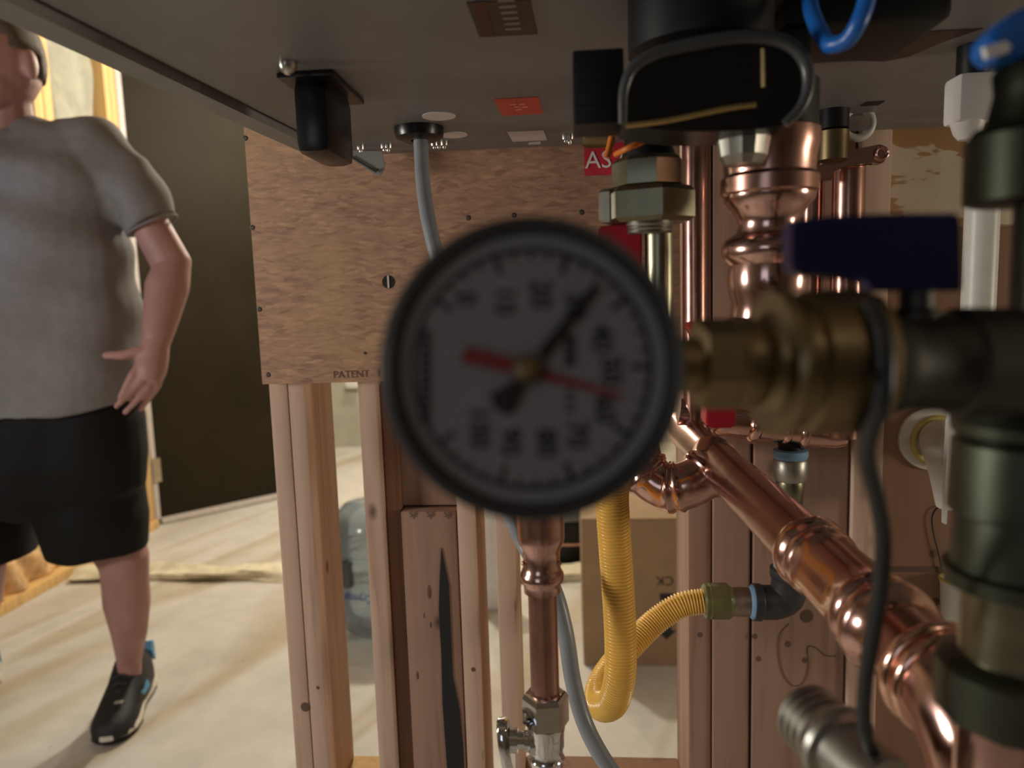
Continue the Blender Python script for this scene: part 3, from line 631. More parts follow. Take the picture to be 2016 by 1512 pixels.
vst('lower_pipe', 640, 400, [(640, .0120), (400, .0120)], 'valve_metal', uv, cx + V(.006, 0, 0), .235)
hb = prism(NB(), [at(u, v, .228) for u, v in ((1945, 75), (1985, 30), (2060, -10), (2080, 100), (2010, 118), (1960, 112))], (0, .012, 0)); bmesh.ops.bevel(hb, geom=hb.edges[:], offset=.0012, segments=2, affect='EDGES')
obj('handle', hb, 'bluehi', uv, label='bright blue handle')
obj('handle_label', prism(NB(), [at(u, v, .2275) for u, v in ((1938, 92), (1980, 80), (1992, 90), (1985, 104), (1945, 114))], (0, .002, 0)), 'white', uv)

# white pvc at right
pv = thing('white_pipe', 'white plastic pipe standing behind the blue lever at right', 'pipe', at(1930, 640, .62))
z0 = at(1930, 660, .62).z; p = at(1930, 500, .62)
obj('tube', cyl(NB(), V(p.x, p.y, z0), V(p.x, p.y, at(1930, 260, .62).z), .0125, 30), 'ivory', pv)
wa = thing('white_actuator', 'white plastic actuator with black cap under the boiler at right', 'actuator', at(1912, 200, .5))
p = at(1912, 150, .5); zt, zm, zl = at(1915, 75, .5).z, at(1912, 150, .5).z, at(1912, 275, .5).z
bmx = box(NB(), (p.x - .0115, p.y - .011, zl + .010), (p.x + .0125, p.y + .011, zm), .003); obj('housing', bmx, 'white', wa)
obj('nose', lathe(NB(), V(p.x - .001, p.y, zl), V(p.x - .001, p.y, 2), [(0, .005), (.004, .008), (.012, .0105)], 20), 'white', wa)
obj('cap', lathe(NB(), V(p.x + .001, p.y, zm), V(p.x + .001, p.y, 2), [(0, .0085), (.003, .0095), (zt - zm - .004, .0095), (zt - zm - .004, .012), (zt - zm, .012), (ZB - zm, .008)], 24), 'matte', wa)
wp = thing('pvc_elbow', 'white plastic elbow with yellow gasket on the plywood at right', 'pipe fitting', at(1830, 870, .74))
obj('flange', lathe(NB(), at(1832, 862, FY + .0148), at(1832, 862, FY + .0148) - V(0, 1, 0), [(0, .033), (.004, .033), (.006, .029), (.006, .02)], 40), 'ivory', wp)
bm = NB(); torus(bm, at(1845, 868, FY + .0075), (0, 1, 0), .0235, .0032, 40, 10); obj('gasket', bm, 'yellow_ring', wp)
el = [at(1850, 862, FY + .008), at(1852, 866, .735), at(1858, 885, .715), at(1872, 930, .705), at(1885, 990, .705)]
obj('bend', tube(NB(), spline(el, 8), .0185, 26), 'ivory', wp)
wc = obj('white_strip', prism(NB(), [at(u, v, .682) for u, v in ((1872, 815), (1906, 812), (1910, 822), (1894, 832), (1886, 950), (1868, 968), (1864, 1032), (1860, 1032), (1861, 950), (1868, 830))], (0, .006, 0)), 'white', None, 'slim white plastic strip tapering to a point over the pvc elbow', 'clip')
wk = thing('white_socket', 'small white plastic socket on the plywood beside the lowest copper bend', 'pipe fitting', at(1880, 1180, .755))
p = at(1880, 1140, .756); zl = at(1880, 1232, .756).z
obj('shell', lathe(NB(), V(p.x, p.y, zl), V(p.x, p.y, 2), [(0, .005), (.012, .0115), (p.z - zl - .004, .0135), (p.z - zl, .0155), (p.z - zl, .012), (p.z - zl - .015, .011)], 28), 'ivory', wk)
bm = NB(); torus(bm, V(p.x, p.y, p.z), (0, 0, 1), .0138, .0018, 30, 8); obj('lip', bm, 'yellow_ring', wk)

# ================================================================== COPPER
def run(p0, p1, prof, seg=36):          # prof in metres
    return lathe(NB(), p0, p1, prof, seg)
def beadprof(s, r, b, w=.006):
    return [(s - w, r), (s - w * .7, b * .94), (s - w * .3, b), (s + w * .3, b), (s + w * .7, b * .94), (s + w, r)]
# riser under the black pump
RY = .40; rc = at(1513, 450, RY)
def rz(v): return at(1513, v, RY).z
cr = thing('copper_riser', 'thick copper press fitting riser with bulging rings under black pump, behind blue lever', 'pipe', V(rc.x, rc.y, rz(660)))
k = sz(1, 1513, 450, RY)
pr = [(790, 78), (680, 78), (668, 100), (650, 104), (632, 98), (622, 76), (595, 74), (575, 82), (545, 84), (520, 80), (508, 92), (498, 97), (482, 97), (470, 88), (458, 66), (440, 62), (425, 68), (410, 80), (395, 92), (385, 93)]
b = V(rc.x, rc.y, rz(790))
obj('lower_fitting', lathe(NB(), b, b + V(0, 0, 1), [(rz(v) - b.z, r * k * .93) for v, r in pr], 48), 'copper', cr)
pr = [(386, 90), (380, 97), (352, 97), (344, 90), (310, 92), (290, 98), (262, 98), (250, 84), (225, 80)]
b = V(rc.x, rc.y, rz(386))
obj('upper_fitting', lathe(NB(), b, b + V(0, 0, 1), [(rz(v) - b.z, r * k * .95) for v, r in pr], 48), 'copper2', cr)
p = at(1463, 262, .368); bm = NB(); n_ = 24
lathe(bm, V(p.x, p.y, at(1463, 325, .368).z), V(p.x, p.y, 2), [(0, .008), (.004, .0105), (.012, .0118), (.020, .0112), (.022, .008)], 24)
for i, v in enumerate(bm.verts):
    if i % 2: v.co += (v.co - V(p.x, p.y, v.co.z)) * .06
obj('knurled_cap', bm, 'silver', cr, label='silver knurled cap', sharp=10)

# two pipes on the wall
p = at(1368, 450, .70); zb_, zt_ = at(1368, 830, .70).z, ZB - .001
cw = obj('copper_wall_pipe', cyl(NB(), V(p.x, p.y, zb_), V(p.x, p.y, zt_), .0114, 28), 'copper2', None, 'slim copper pipe running down the studs just right of the brass union', 'pipe')
p2 = at(1669, 450, .685)
cw2 = thing('strapped_copper_pipe', 'copper pipe clamped by a copper strap behind the thick riser, right of it', 'pipe', V(p2.x, p2.y, .9))
obj('tube', cyl(NB(), V(p2.x, p2.y, at(1669, 860, .685).z), V(p2.x, p2.y, at(1669, 318, .685).z), .0138, 30), 'copper2', cw2)
obj('second_tube', cyl(NB(), V(p2.x - .025, p2.y + .02, at(1669, 860, .685).z), V(p2.x - .025, p2.y + .02, ZB - .001), .0105, 24), 'copper2', cw2)
s0, s1 = at(1612, 336, .665), at(1745, 302, .665)
bm = prism(NB(), [at(u, v, .66) for u, v in ((1664, 298), (1735, 283), (1745, 290), (1744, 316), (1736, 322), (1722, 318), (1664, 326), (1640, 334), (1640, 354), (1606, 356), (1606, 330))], (0, .012, 0)); bmesh.ops.bevel(bm, geom=bm.edges[:], offset=.0008, segments=2, affect='EDGES')
obj('strap', bm, 'copper', cw2, label='flat copper strap')
q = at(1736, 302, .659); bm = NB(); torus(bm, q, (0, 1, 0), .005, .0014, 24, 8); obj('strap_eye', bm, 'copper', cw2)

# big diagonal pipe
P0, P4 = at(1352, 850, .715), at(1850, 1335, .292)
dv = (P4 - P0).normalized(); LD = (P4 - P0).length
dg = thing('copper_header', 'large copper pipe slanting from the wall to the lower right with press couplings', 'pipe', P0)
def along(u):
    lo, hi = 0.0, LD * 1.2
    for _ in range(40):
        m = (lo + hi) / 2; p = np.array(P0 + dv * m - V(EYE)); x = 1008 + F * (p @ np.array([_X[0], _Y[0], _Z[0]])) / (p @ np.array([_X[2], _Y[2], _Z[2]]))
        if x < u: lo = m
        else: hi = m
    return lo
c1, c2, c3 = along(1598), along(1742), along(1850)
obj('tube', run(P0 - dv * .02, P4, [(0, .0175), (c1 + .02, .0175)]), 'copper2', dg)
obj('coupling', run(P0, P4, [(c1 - .010, .0178)] + beadprof(c1, .0192, .0222, .007) + beadprof(c1 + .013, .0192, .0212, .005) + [(c1 + .03, .0192), (c2 - .025, .0196)] + beadprof(c2 - .010, .0198, .0218, .005) + beadprof(c2 + .003, .0198, .0232, .006) + [(c2 + .016, .0182)], 44), 'copper', dg, label='long polished press coupling with raised rings')
obj('far_tube', run(P0, P4, [(c2 + .004, .0178), (LD + .005, .0178)]), 'copper2', dg)
P5 = at(1925, 1600, .27)
pe = spline([P4 - dv * .005, P4 + dv * .007, P4 + dv * .019 + V(0, 0, -.003), P4 + dv * .030 + V(.001, 0, -.015), P4 + dv * .035 + V(.002, 0, -.038), P4 + dv * .035 + V(.003, 0, -.11)], 12)
obj('elbow', tube(NB(), pe, .0208, 36), 'copper', dg)
bm = NB(); torus(bm, P4 - dv * .002, dv, .0205, .0034, 44, 12); torus(bm, P4 + dv * .006, dv, .0203, .0028, 44, 12); obj('elbow_rings', bm, 'bead', dg)

# curled elbow beside the gauge
cu = thing('copper_bend', 'shiny copper press elbow curling just below the gauge\'s lower right rim', 'pipe fitting', at(1340, 950, .60))
path = resample(spline([at(1252, 880, .625), at(1266, 925, .612), at(1308, 958, .605), at(1358, 952, .60), at(1396, 925, .605), at(1410, 893, .62)], 16), .0015)
n = len(path); rad = []
for i in range(n):
    t = i / (n - 1); r = .0198
    for c_, h_ in ((.20, .0030), (.26, .0022), (.47, .0026), (.53, .0020), (.74, .0032), (.80, .0024)):
        r += h_ * math.exp(-((t - c_) / .018) ** 2)
    rad.append(r)
obj('elbow', tube(NB(), path, rad, 40), 'copper', cu)
# short horizontal run behind
ch = thing('copper_tee_run', 'copper press tee run behind the red handle, above the slanting pipe', 'pipe fitting', at(1450, 830, .70))
a0, a1 = at(1335, 812, .705), at(1665, 862, .70); d_ = (a1 - a0); L = d_.length
obj('tube', run(a0, a1, [(0, .0142), (.022, .0142)] + beadprof(.030, .0150, .0185, .006) + [(.040, .0165), (.062, .0165)] + beadprof(.072, .0158, .0195, .006) + [(.085, .0150)] + beadprof(.103, .0142, .0160, .0035) + beadprof(.118, .0142, .0172, .0045) + [(.126, .0142), (L - .01, .0120), (L, .008)], 40), 'copper', ch)

# drain stub in front: reducer, thin tube, chrome stop valve
QY = .42; qx = at(1066, 1100, QY)
def qz(v): return at(1066, v, QY).z
kq = sz(1, 1066, 1150, QY)
ds = thing('copper_reducer', 'vertical copper reducer and thin tube standing below the gauge on a chrome valve', 'pipe', V(qx.x, qx.y, qz(1370)))
b = V(qx.x, qx.y, qz(1165))
obj('reducer', lathe(NB(), b, b + V(0, 0, 1), [(qz(v) - b.z, r * kq) for v, r in ((1165, 33), (1164, 36), (1152, 36), (1147, 37), (1142, 42), (1136, 43), (1128, 43), (1122, 39), (1112, 36), (1096, 36), (1082, 37), (1068, 44), (1058, 46), (1046, 46), (900, 47))], 40), 'copper', ds)
for s in (-1, 1):
    obj('crimp_dimple', ball(NB(), V(qx.x + s * 34 * kq, qx.y - 14 * kq, qz(1104)), 5 * kq, 10), 'copper2', ds)
b = V(qx.x, qx.y, qz(1366)); obj('tube', lathe(NB(), b, b + V(0, 0, 1), [(0, 28.5 * kq), (qz(1160) - b.z, 28.5 * kq)], 36), 'copper2', ds)
cv = thing('chrome_stop_valve', 'chrome angle stop valve with oval handle at the foot of the copper tube', 'valve', V(qx.x, qx.y, qz(1500)))
b = V(qx.x, qx.y, qz(1424)); hz = qz(1364) - b.z
obj('compression_nut', lathe(NB(), b, b + V(0, 0, 1), [(0, 40 * kq), (.001, 47 * kq), (hz * .86, 47 * kq), (hz, 42 * kq), (hz + .0006, 38 * kq), (hz + .0002, 30 * kq)], 6, spin=PI / 2 + .15), 'chrome', cv, sharp=20)
b = V(qx.x, qx.y, qz(1560))
obj('body', lathe(NB(), b, b + V(0, 0, 1), [(qz(v) - b.z, r * kq) for v, r in ((1560, 27), (1506, 27), (1502, 34), (1490, 36), (1486, 33), (1470, 33), (1466, 36), (1440, 36), (1432, 38), (1424, 38))], 32), 'chrome', cv)
c = V(qx.x, qx.y, qz(1458))
obj('bonnet', lathe(NB(), c - V(20 * kq, 0, 0), c - V(1, 0, 0), [(0, 30 * kq), (12 * kq, 30 * kq), (16 * kq, 22 * kq), (24 * kq, 22 * kq), (26 * kq, 17 * kq), (66 * kq, 17 * kq)], 24), 'chrome', cv)
e = []
for sx in (72, 77, 90, 94):
    r1 = 1.0 if sx in (77, 90) else .93
    e.append([c + V(-sx * kq, math.cos(2 * PI * i / 36) * 34 * kq * r1, math.sin(2 * PI * i / 36) * 57 * kq * r1) for i in range(36)])
bm = rings(NB(), e); bmesh.ops.rotate(bm, verts=bm.verts, cent=c, matrix=Matrix.Rotation(math.radians(-7), 3, 'Y'))
hd = obj('oval_handle', bm, 'chrome', cv)
obj('handle_boss', lathe(NB(), c - V(58 * kq, 0, 0), c - V(1, 0, 0), [(0, 24 * kq), (16 * kq, 24 * kq)], 20), 'chrome', hd)

# ------------------------------------------------------------------ gas line
gl = thing('gas_hose', 'ribbed yellow gas hose looping under the gauge to an olive nut', 'hose', at(1200, 1340, .60))
gpts = [at(1392, 1183, .705), at(1340, 1192, .705), at(1290, 1224, .70), at(1245, 1268, .685), at(1205, 1312, .665), at(1180, 1356, .64), at(1182, 1388, .61), at(1205, 1384, .575), at(1219, 1340, .555), at(1222, 1280, .55), at(1219, 1200, .548), at(1213, 1110, .545), at(1207, 1020, .54), at(1206, 960, .535), at(1225, 880, .52), at(1270, 760, .48), at(1296, 680, .46)]
gpath = resample(spline(gpts, 20), .00029); rad = []
for i in range(len(gpath)):
    s = i * .00029; rad.append(.0128 - .0025 * (1 - abs(math.sin(PI * s / .0029))) ** 1.3)
obj('corrugated_tube', tube(NB(), gpath, rad, 26), 'csst', gl, sharp=180)
na, nb = at(1384, 1183, .705), at(1442, 1183, .705); nd_ = (nb - na)
obj('hose_nut', lathe(NB(), na, nb, [(0, .0150), (.002, .0172), (.006, .0172), (.0064, .0178), (.024, .0178), (.026, .0165), (nd_.length, .0140)], 8, spin=.25), 'olive', gl, label='olive green hex nut')
gi = thing('gas_elbow', 'black iron pipe elbow with blue thread sealant beside the olive nut', 'pipe fitting', at(1545, 1180, .705))
GY2 = .705
obj('nipple', lathe(NB(), at(1436, 1184, GY2), at(1500, 1186, GY2), [(0, .0135), (.008, .0142), (.020, .0142), (.030, .0132)], 28), 'nipple', gi)
obj('sealant', lathe(NB(), at(1474, 1185, GY2), at(1500, 1186, GY2), [(0, .0145), (.003, .0168), (.007, .0168)], 30), 'tape', gi, label='blue thread sealant')
e0 = at(1481, 1185, GY2)
obj('end_band', lathe(NB(), at(1480, 1185, GY2), at(1500, 1186, GY2), [(0, .0150), (.001, .0182), (.008, .0182), (.010, .0165)], 32), 'iron', gi)
obj('elbow', tube(NB(), spline([at(1492, 1185, GY2), at(1525, 1185, GY2), at(1548, 1174, GY2), at(1553, 1150, GY2), at(1553, 1130, GY2)], 8), .0168, 28), 'iron', gi)
vz = V(0, 0, 1); g0 = at(1553, 1138, GY2)
obj('end_band', lathe(NB(), g0, g0 + vz, [(0, .0165), (.002, .0180), (.010, .0180), (.011, .015)], 32), 'iron', gi)
obj('sealant', lathe(NB(), g0 + vz * .0112, g0 + vz, [(0, .0145), (.004, .0140), (.006, .0120)], 30), 'tape', gi, label='blue thread sealant')
obj('pipe', cyl(NB(), g0 + vz * .010, V(g0.x, g0.y, at(1557, 940, GY2).z), .0118, 28), 'iron', gi)
pz = at(1557, 945, GY2); px_ = V(g0.x, g0.y, pz.z)
cc = thing('pipe_collar', 'silver and blue collar on the gas pipe below the copper tee run', 'pipe fitting', px_)
obj('collar', lathe(NB(), px_, px_ + vz, [(0, .0140), (.003, .0155), (.020, .0160), (.0215, .0150)], 30), 'silver', cc)
obj('sealant', lathe(NB(), px_ + vz * .0216, px_ + vz, [(0, .0150), (.003, .0162), (.008, .0160), (.009, .0135)], 30), 'tape', cc, label='blue thread sealant')
obj('black_top', lathe(NB(), px_ + vz * .0300, px_ + vz, [(0, .0115), (.008, .0115)], 24), 'matte', cc)
obj('skirt', lathe(NB(), px_ - vz * .022, px_ + vz, [(0, .0100), (.004, .0122), (.018, .0135), (.0215, .0130)], 30), 'brass2', cc)

# brass gas union with red handle behind the gauge
UY = .44; uc = at(1277, 380, UY); ku = sz(1, 1277, 400, UY)
def uz(v): return at(1277, v, UY).z
gu_ = thing('brass_union', 'dull brass hex union on a pipe with red handle, above gauge at right', 'pipe fitting', V(uc.x, uc.y, uz(440)))
def ust(name, v0, pr, m, seg=30, spin=0.0, dx=0.0, sharp=30):
    b = V(uc.x + dx * ku, uc.y, uz(v0)); return obj(name, lathe(NB(), b, b + V(0, 0, 1), [(uz(v) - b.z, r * ku) for v, r in pr], seg, spin=spin), m, gu_, sharp=sharp)
ust('lower_hex', 440, ((440, 80), (432, 90), (382, 90), (372, 82)), 'brass2', 6, .18)
ust('upper_hex', 374, ((374, 66), (368, 72), (322, 72), (312, 62)), 'brass2', 8, .1)
ust('thread', 462, ((462, 44), (460, 47), (456, 44), (452, 47), (448, 44), (444, 47), (438, 46)), 'silver')
ust('pipe', 800, ((800, 28), (458, 28)), 'brass2', dx=20)
ust('side_lug', 436, ((436, 16), (430, 20), (376, 20), (370, 16)), 'silver', 8, dx=-78)
ust('black_sleeve', 316, ((316, 52), (300, 50), (290, 46), (150, 46)), 'matte')
rh = prism(NB(), [at(u, v, UY - .004) for u, v in ((1178, 446), (1258, 438), (1264, 444), (1264, 560), (1225, 560), (1222, 498), (1180, 470))], (0, .014, 0)); bmesh.ops.bevel(rh, geom=rh.edges[:], offset=.001, segments=2, affect='EDGES')
obj('handle', rh, 'red', gu_, label='red vinyl handle')
rv = thing('red_handle', 'red valve handle end seen above and below brass nipple beside gauge', 'handle', at(1405, 740, .42))
bm = prism(NB(), [at(u, v, .42) for u, v in ((1354, 640), (1366, 634), (1404, 634), (1418, 644), (1440, 700), (1448, 786), (1450, 836), (1444, 843), (1398, 844), (1390, 836), (1392, 780), (1385, 700))], (0, .018, 0)); bmesh.ops.bevel(bm, geom=bm.edges[:], offset=.001, segments=2, affect='EDGES')
obj('grip', bm, 'red', rv)
ow = thing('orange_wires', 'two thin orange wires hanging under the black pump', 'wire', at(1205, 290, .44))
obj('strand', tube(NB(), spline([at(1207, 225, .45), at(1206, 260, .45), at(1200, 290, .45), at(1194, 310, .45)], 6), sz(7, 1200, 280, .45), 10), 'orange', ow)
obj('strand', tube(NB(), spline([at(1322, 225, .40), at(1300, 252, .405), at(1270, 276, .41), at(1236, 292, .41), at(1212, 304, .42)], 6), sz(6, 1270, 280, .41), 10), 'orange', ow)

# ------------------------------------------------------------------ black pump housing
PY = .345
pm = thing('pump', 'black plastic pump housing with grey rim hanging under the boiler', 'pump', at(1410, 200, PY))
arch = [(1226, 244), (1228, 180), (1246, 135), (1290, 106), (1360, 88), (1450, 74), (1520, 76), (1565, 96), (1588, 132), (1590, 176), (1575, 214), (1545, 244), (1470, 256), (1330, 258)]
ap = spline([at(u, v, PY) for u, v in arch] + [at(*arch[0], PY)], 5)[:-1]
obj('housing', prism(NB(), ap, (0, .032, 0)), 'black', pm)
rp_ = spline([at(u, v, PY - .001) for u, v in arch[:12]], 6)
obj('rim', tube(NB(), rp_, [sz(9 + 5 * math.sin(PI * i / len(rp_)), 1400, 150, PY) for i in range(len(rp_))], 12), 'rim', pm, label='grey raised rim')
q0, q1 = at(1240, 80, PY + .03), at(1545, 80, PY + .03)
mz = at(1400, 92, PY + .03).z
obj('motor', lathe(NB(), V((q0.x + q1.x) / 2, q0.y + .02, mz), V((q0.x + q1.x) / 2, q0.y + .02, 2), [(0, .030), (.004, .036), (max(.01, ZB - mz - .0005), .036)], 40), 'matte', pm)
lo, hi = at(1130, 246, PY + .01), at(1228, 92, PY + .01)
cb2 = obj('connector_box', box(NB(), (lo.x, lo.y, lo.z), (hi.x, lo.y + .03, hi.z), .0015), 'matte', pm)
for v in (160, 205): obj('groove', box(NB(), at(1134, v + 4, PY + .0096), at(1222, v, PY + .0104)), 'black', cb2)
obj('brass_tray', tube(NB(), spline([at(u, v, PY - .001) for u, v in ((1232, 247), (1310, 238), (1390, 222), (1440, 212), (1488, 206))], 6), sz(6, 1400, 220, PY), 10), 'gold', pm, label='narrow brass edge along the bottom')
obj('brass_pin', tube(NB(), [at(1502, 96, PY - .001), at(1503, 172, PY - .001)], sz(4, 1500, 130, PY), 8), 'gold', pm)
obj('outlet', cyl(NB(), V(rc.x, rc.y, rz(262)), V(rc.x, rc.y, rz(170)), .024, 32), 'matte', pm)
bt = [at(1715, -60, .33), at(1706, 0, .33), at(1690, 45, .33), at(1668, 78, .335), at(1640, 88, .34), at(1625, 82, .345), at(1600, 30, .36), at(1590, -20, .37)]
obj('blue_tube', tube(NB(), spline(bt, 8), .0036, 14), 'bluehi', None, 'bright blue plastic tube dipping beside the black pump', 'tube')
bm = box(NB(), at(1545, 52, .40), V(at(1880, -30, .40).x, .47, ZB - .0005), .004)
bd = thing('black_manifold', 'black plastic manifold block under the boiler right of the pump', 'manifold', at(1700, 20, .42))
obj('block', bm, 'matte', bd)
obj('foot', box(NB(), at(1530, 130, .40), V(at(1600, 52, .40).x, .44, at(1600, 50, .40).z), .003), 'matte', bd)

# ribbed silver drain cap at the bottom
K0, K1 = at(1578, 1398, .285), at(1745, 1560, .240); kd = (K1 - K0).length
kc = thing('drain_plug', 'blurred silver ribbed drain plug at the bottom beside the black cable', 'plug', K0)
pr = [(0, .0075), (.001, .0115)] + [(.002 + i * .0040 + j * .0016, .0135 if j in (1, 2) else .0116) for i in range(4) for j in (0, 1, 2)] + [(.019, .0120), (.0195, .0150), (.0225, .0158), (.025, .0150), (.026, .0120), (kd, .0120)]
obj('ribbed_barrel', lathe(NB(), K0, K1, pr, 28), 'silver', kc, sharp=25)
obj('strap', tube(NB(), spline([at(1640, 1400, .27), at(1700, 1450, .27), at(1730, 1500, .265)], 8), .0042, 12), 'brass2', kc)

# ================================================================== THE MAN
PYY = 1.68
def pp(u, v, y=PYY): return at(u, v, y)
man = thing('person', 'man in grey t-shirt and black shorts walking beside the dark door', 'person', V(-1.33, 1.72, 0))
ank = pp(255, 1330, 1.77); knee = pp(245, 1105, 1.70); hipL = pp(140, 880, 1.69)
hipR = pp(-120, 890, 1.69); kneeR = pp(-40, 1115, 1.71); ankR = pp(-62, 1290, 1.84); ankR.z = .085
sh = pp(226, 318, 1.66); elb = pp(338, 520, 1.69); wri = pp(308, 672, 1.60)
shR = pp(-195, 312, 1.70); elbR = pp(-300, 540, 1.66); wriR = pp(-250, 620, 1.42)
nk0 = pp(5, 290, 1.66); nk1 = pp(-2, 190, 1.62); hc = pp(-6, 122, 1.60)
bm = NB()
# trunk
ctr = lambda v, y=1.68: pp(5, v, y)
rings(bm, [ell(ctr(980), .15, .11), ell(ctr(900), .19, .135), ell(ctr(780), .21, .15), ell(ctr(620), .20, .145), ell(ctr(450), .20, .13), ell(ctr(340), .19, .11), ell(ctr(285), .11, .085), ell(ctr(265), .07, .065)])
tube(bm, [nk0 - V(0, 0, .03), nk1, hc], [.072, .064, .06], 18)
ball(bm, hc + V(0, .008, .012), .09, 24, (.86, 1.08, 1.28))                 # skull
ball(bm, hc + V(-.005, -.035, -.05), .06, 20, (.95, .85, 1.05))              # jaw
yaw = Matrix.Rotation(math.radians(-12), 3, 'Z')
def hp(x, y, z): return hc + yaw @ V(x, y, z)
tube(bm, [hp(0, -.09, .015), hp(0, -.108, -.01), hp(0, -.118, -.03), hp(0, -.095, -.038)], [.010, .012, .016, .010], 10)
tube(bm, [hp(-.05, -.078, .022), hp(0, -.094, .026), hp(.05, -.078, .022)], [.010, .011, .010], 10)
tube(bm, [hp(-.024, -.088, -.062), hp(0, -.097, -.06), hp(.024, -.088, -.062)], [.006, .008, .006], 8)
tube(bm, [hp(-.022, -.086, -.074), hp(0, -.095, -.076), hp(.022, -.086, -.074)], [.006, .008, .006], 8)
for s in (-1, 1):
    ball(bm, hp(s * .081, .012, -.012), .032, 14, (.42, .62, 1.05))
# arms
tube(bm, [pp(160, 325, 1.67), sh, sh.lerp(elb, .5), elb, elb.lerp(wri, .3), elb.lerp(wri, .7), wri], [.026, .034, .042, .046, .049, .040, .031], 18)
tube(bm, [pp(-140, 330, 1.69), shR, shR.lerp(elbR, .5), elbR, elbR.lerp(wriR, .3), elbR.lerp(wriR, .7), wriR], [.045, .052, .052, .047, .047, .038, .029], 18)
def hand(w, palm, tips, thumb, r=.0088):
    tube(bm, [w, w.lerp(palm, .35), w.lerp(palm, .7), palm], [.029, .034, .036, .030], 14)
    for kn, t in tips:
        mid = kn.lerp(t, .48) + (kn - palm).cross(t - kn) * 0
        tube(bm, [w.lerp(kn, .55), kn, mid, t], [r * 1.15, r * 1.12, r, r * .78], 10); ball(bm, t, r * .8, 8)
    tube(bm, [w.lerp(palm, .2), thumb[0], thumb[1], thumb[2]], [.014, .013, .011, .0085], 10); ball(bm, thumb[2], .0088, 8)
# open hand, thumb out to the left, fingers pointing down and left
palm = pp(290, 752, 1.57)
tips = [(pp(261, 738, 1.545), pp(237, 782, 1.53)), (pp(276, 752, 1.548), pp(229, 800, 1.53)), (pp(292, 762, 1.56), pp(246, 812, 1.55)), (pp(310, 760, 1.575), pp(276, 806, 1.575))]
hand(wri, palm, tips, (pp(272, 692, 1.565), pp(240, 700, 1.55), pp(208, 700, 1.54)))
pr_ = wriR + V(.03, -.075, -.02)
hand(wriR, pr_, [(pr_ + V(.02 - .018 * k, -.01, .01), pr_ + V(.05 - .02 * k, -.075, -.01)) for k in range(4)], (wriR + V(.045, -.03, .02), wriR + V(.065, -.06, .03), wriR + V(.07, -.085, .03)))
# legs
tube(bm, [hipL, hipL.lerp(knee, .5), knee, pp(247, 1150, 1.715), pp(250, 1185, 1.73), pp(255, 1245, 1.745), V(ank.x, ank.y + .005, .14), ank, V(ank.x, ank.y, .05)], [.08, .076, .060, .056, .057, .044, .031, .030, .030], 20)
tube(bm, [hipR, hipR.lerp(kneeR, .5), kneeR, kneeR.lerp(ankR, .3), kneeR.lerp(ankR, .6), ankR + V(0, 0, .04), ankR, ankR - V(0, 0, .035)], [.08, .076, .060, .060, .046, .034, .035, .036], 20)
tube(bm, [V(ank.x, ank.y, .06), V(ank.x - .005, ank.y - .07, .05)], [.036, .022], 12); tube(bm, [V(ankR.x, ankR.y, .06), V(ankR.x - .005, ankR.y - .07, .05)], [.036, .022], 12)
fin('body', remesh(bm, .0042, 5), 'skin', man, sharp=180)
for s in (-1, 1):
    e_ = hp(s * .031, -.083, .004); obj('eye', ball(NB(), e_, .0115, 14), 'eye', man)
    obj('iris', ball(NB(), e_ + yaw @ V(0, -.0085, 0), .0055, 10), 'iris', man)
# hair: cropped shell over the skull
bm = NB(); ball(bm, hc + V(0, .013, .018), .094, 32, (.87, 1.08, 1.27))
kill = [v for v in bm.verts if (yaw.inverted() @ (v.co - hc)).y < -.045 and (v.co - hc).z < .075 or (v.co - hc).z < -.045 or ((v.co - hc).z < -.002 and (yaw.inverted() @ (v.co - hc)).y < .03)]
bmesh.ops.delete(bm, geom=kill, context='VERTS'); bmesh.ops.solidify(bm, geom=bm.faces, thickness=.004)
obj('hair', bm, 'hair', man, sharp=180)
# t-shirt
bm = NB()
T = lambda v, y=1.675: pp(8, v, y)
def half(u, v, y=1.675): return abs(pp(u, v, y).x - T(v, y).x)
rr = []
for v, u, d in ((822, 282, .185), (780, 278, .182), (700, 268, .178), (600, 252, .172), (520, 243, .168), (450, 238, .162), (390, 236, .155), (340, 232, .142), (300, 222, .122), (272, 190, .10), (252, 130, .085), (238, 82, .074)):
    rr.append(ell(T(v), half(u, v), d, 40, 2.3, tilt=.085 * min(1, max(0, (v - 600) / 200))))
rings(bm, rr)
sl = pp(300, 444, 1.683)
tube(bm, [pp(120, 300, 1.67), pp(190, 308, 1.67), pp(243, 345, 1.675), sl], [.075, .079, .070, .063], 20)
slR = shR.lerp(elbR, .58); tube(bm, [pp(-110, 300, 1.68), shR, slR], [.075, .079, .062], 20)
me = remesh(bm, .006, 8)
rng = np.random.RandomState(5)
def displace(me, fn):                    # soft cloth folds
    co = np.zeros(len(me.vertices) * 3, np.float32); me.vertices.foreach_get('co', co); co = co.reshape(-1, 3)
    no = np.zeros(len(me.vertices) * 3, np.float32); me.vertex_normals.foreach_get('vector', no); no = no.reshape(-1, 3)
    x, y, z = co.T.copy(); co += no * fn(x, y, z)[:, None]; me.vertices.foreach_set('co', co.ravel()); me.update()
displace(me, lambda x, y, z: .006 * np.sin(x * 9 + z * 22 + 3 * np.sin(z * 9)) + .006 * np.sin(x * 31 - z * 13 + 2 * np.sin(x * 7)) + .004 * np.sin(z * 47 + x * 17))
tee = fin('t_shirt', me, 'shirt', man, sharp=180)
bm = NB(); cN = T(252, 1.665); torus(bm, cN + V(0, -.012, -.006), V(0, -.35, 1), .090, .0075, 40, 8)
obj('collar', bm, 'shirt', tee)
# sleeve hem
bm = NB(); torus(bm, sl, (elb - sh), .0600, .0030, 32, 8); obj('sleeve_hem', bm, 'shirt', tee)
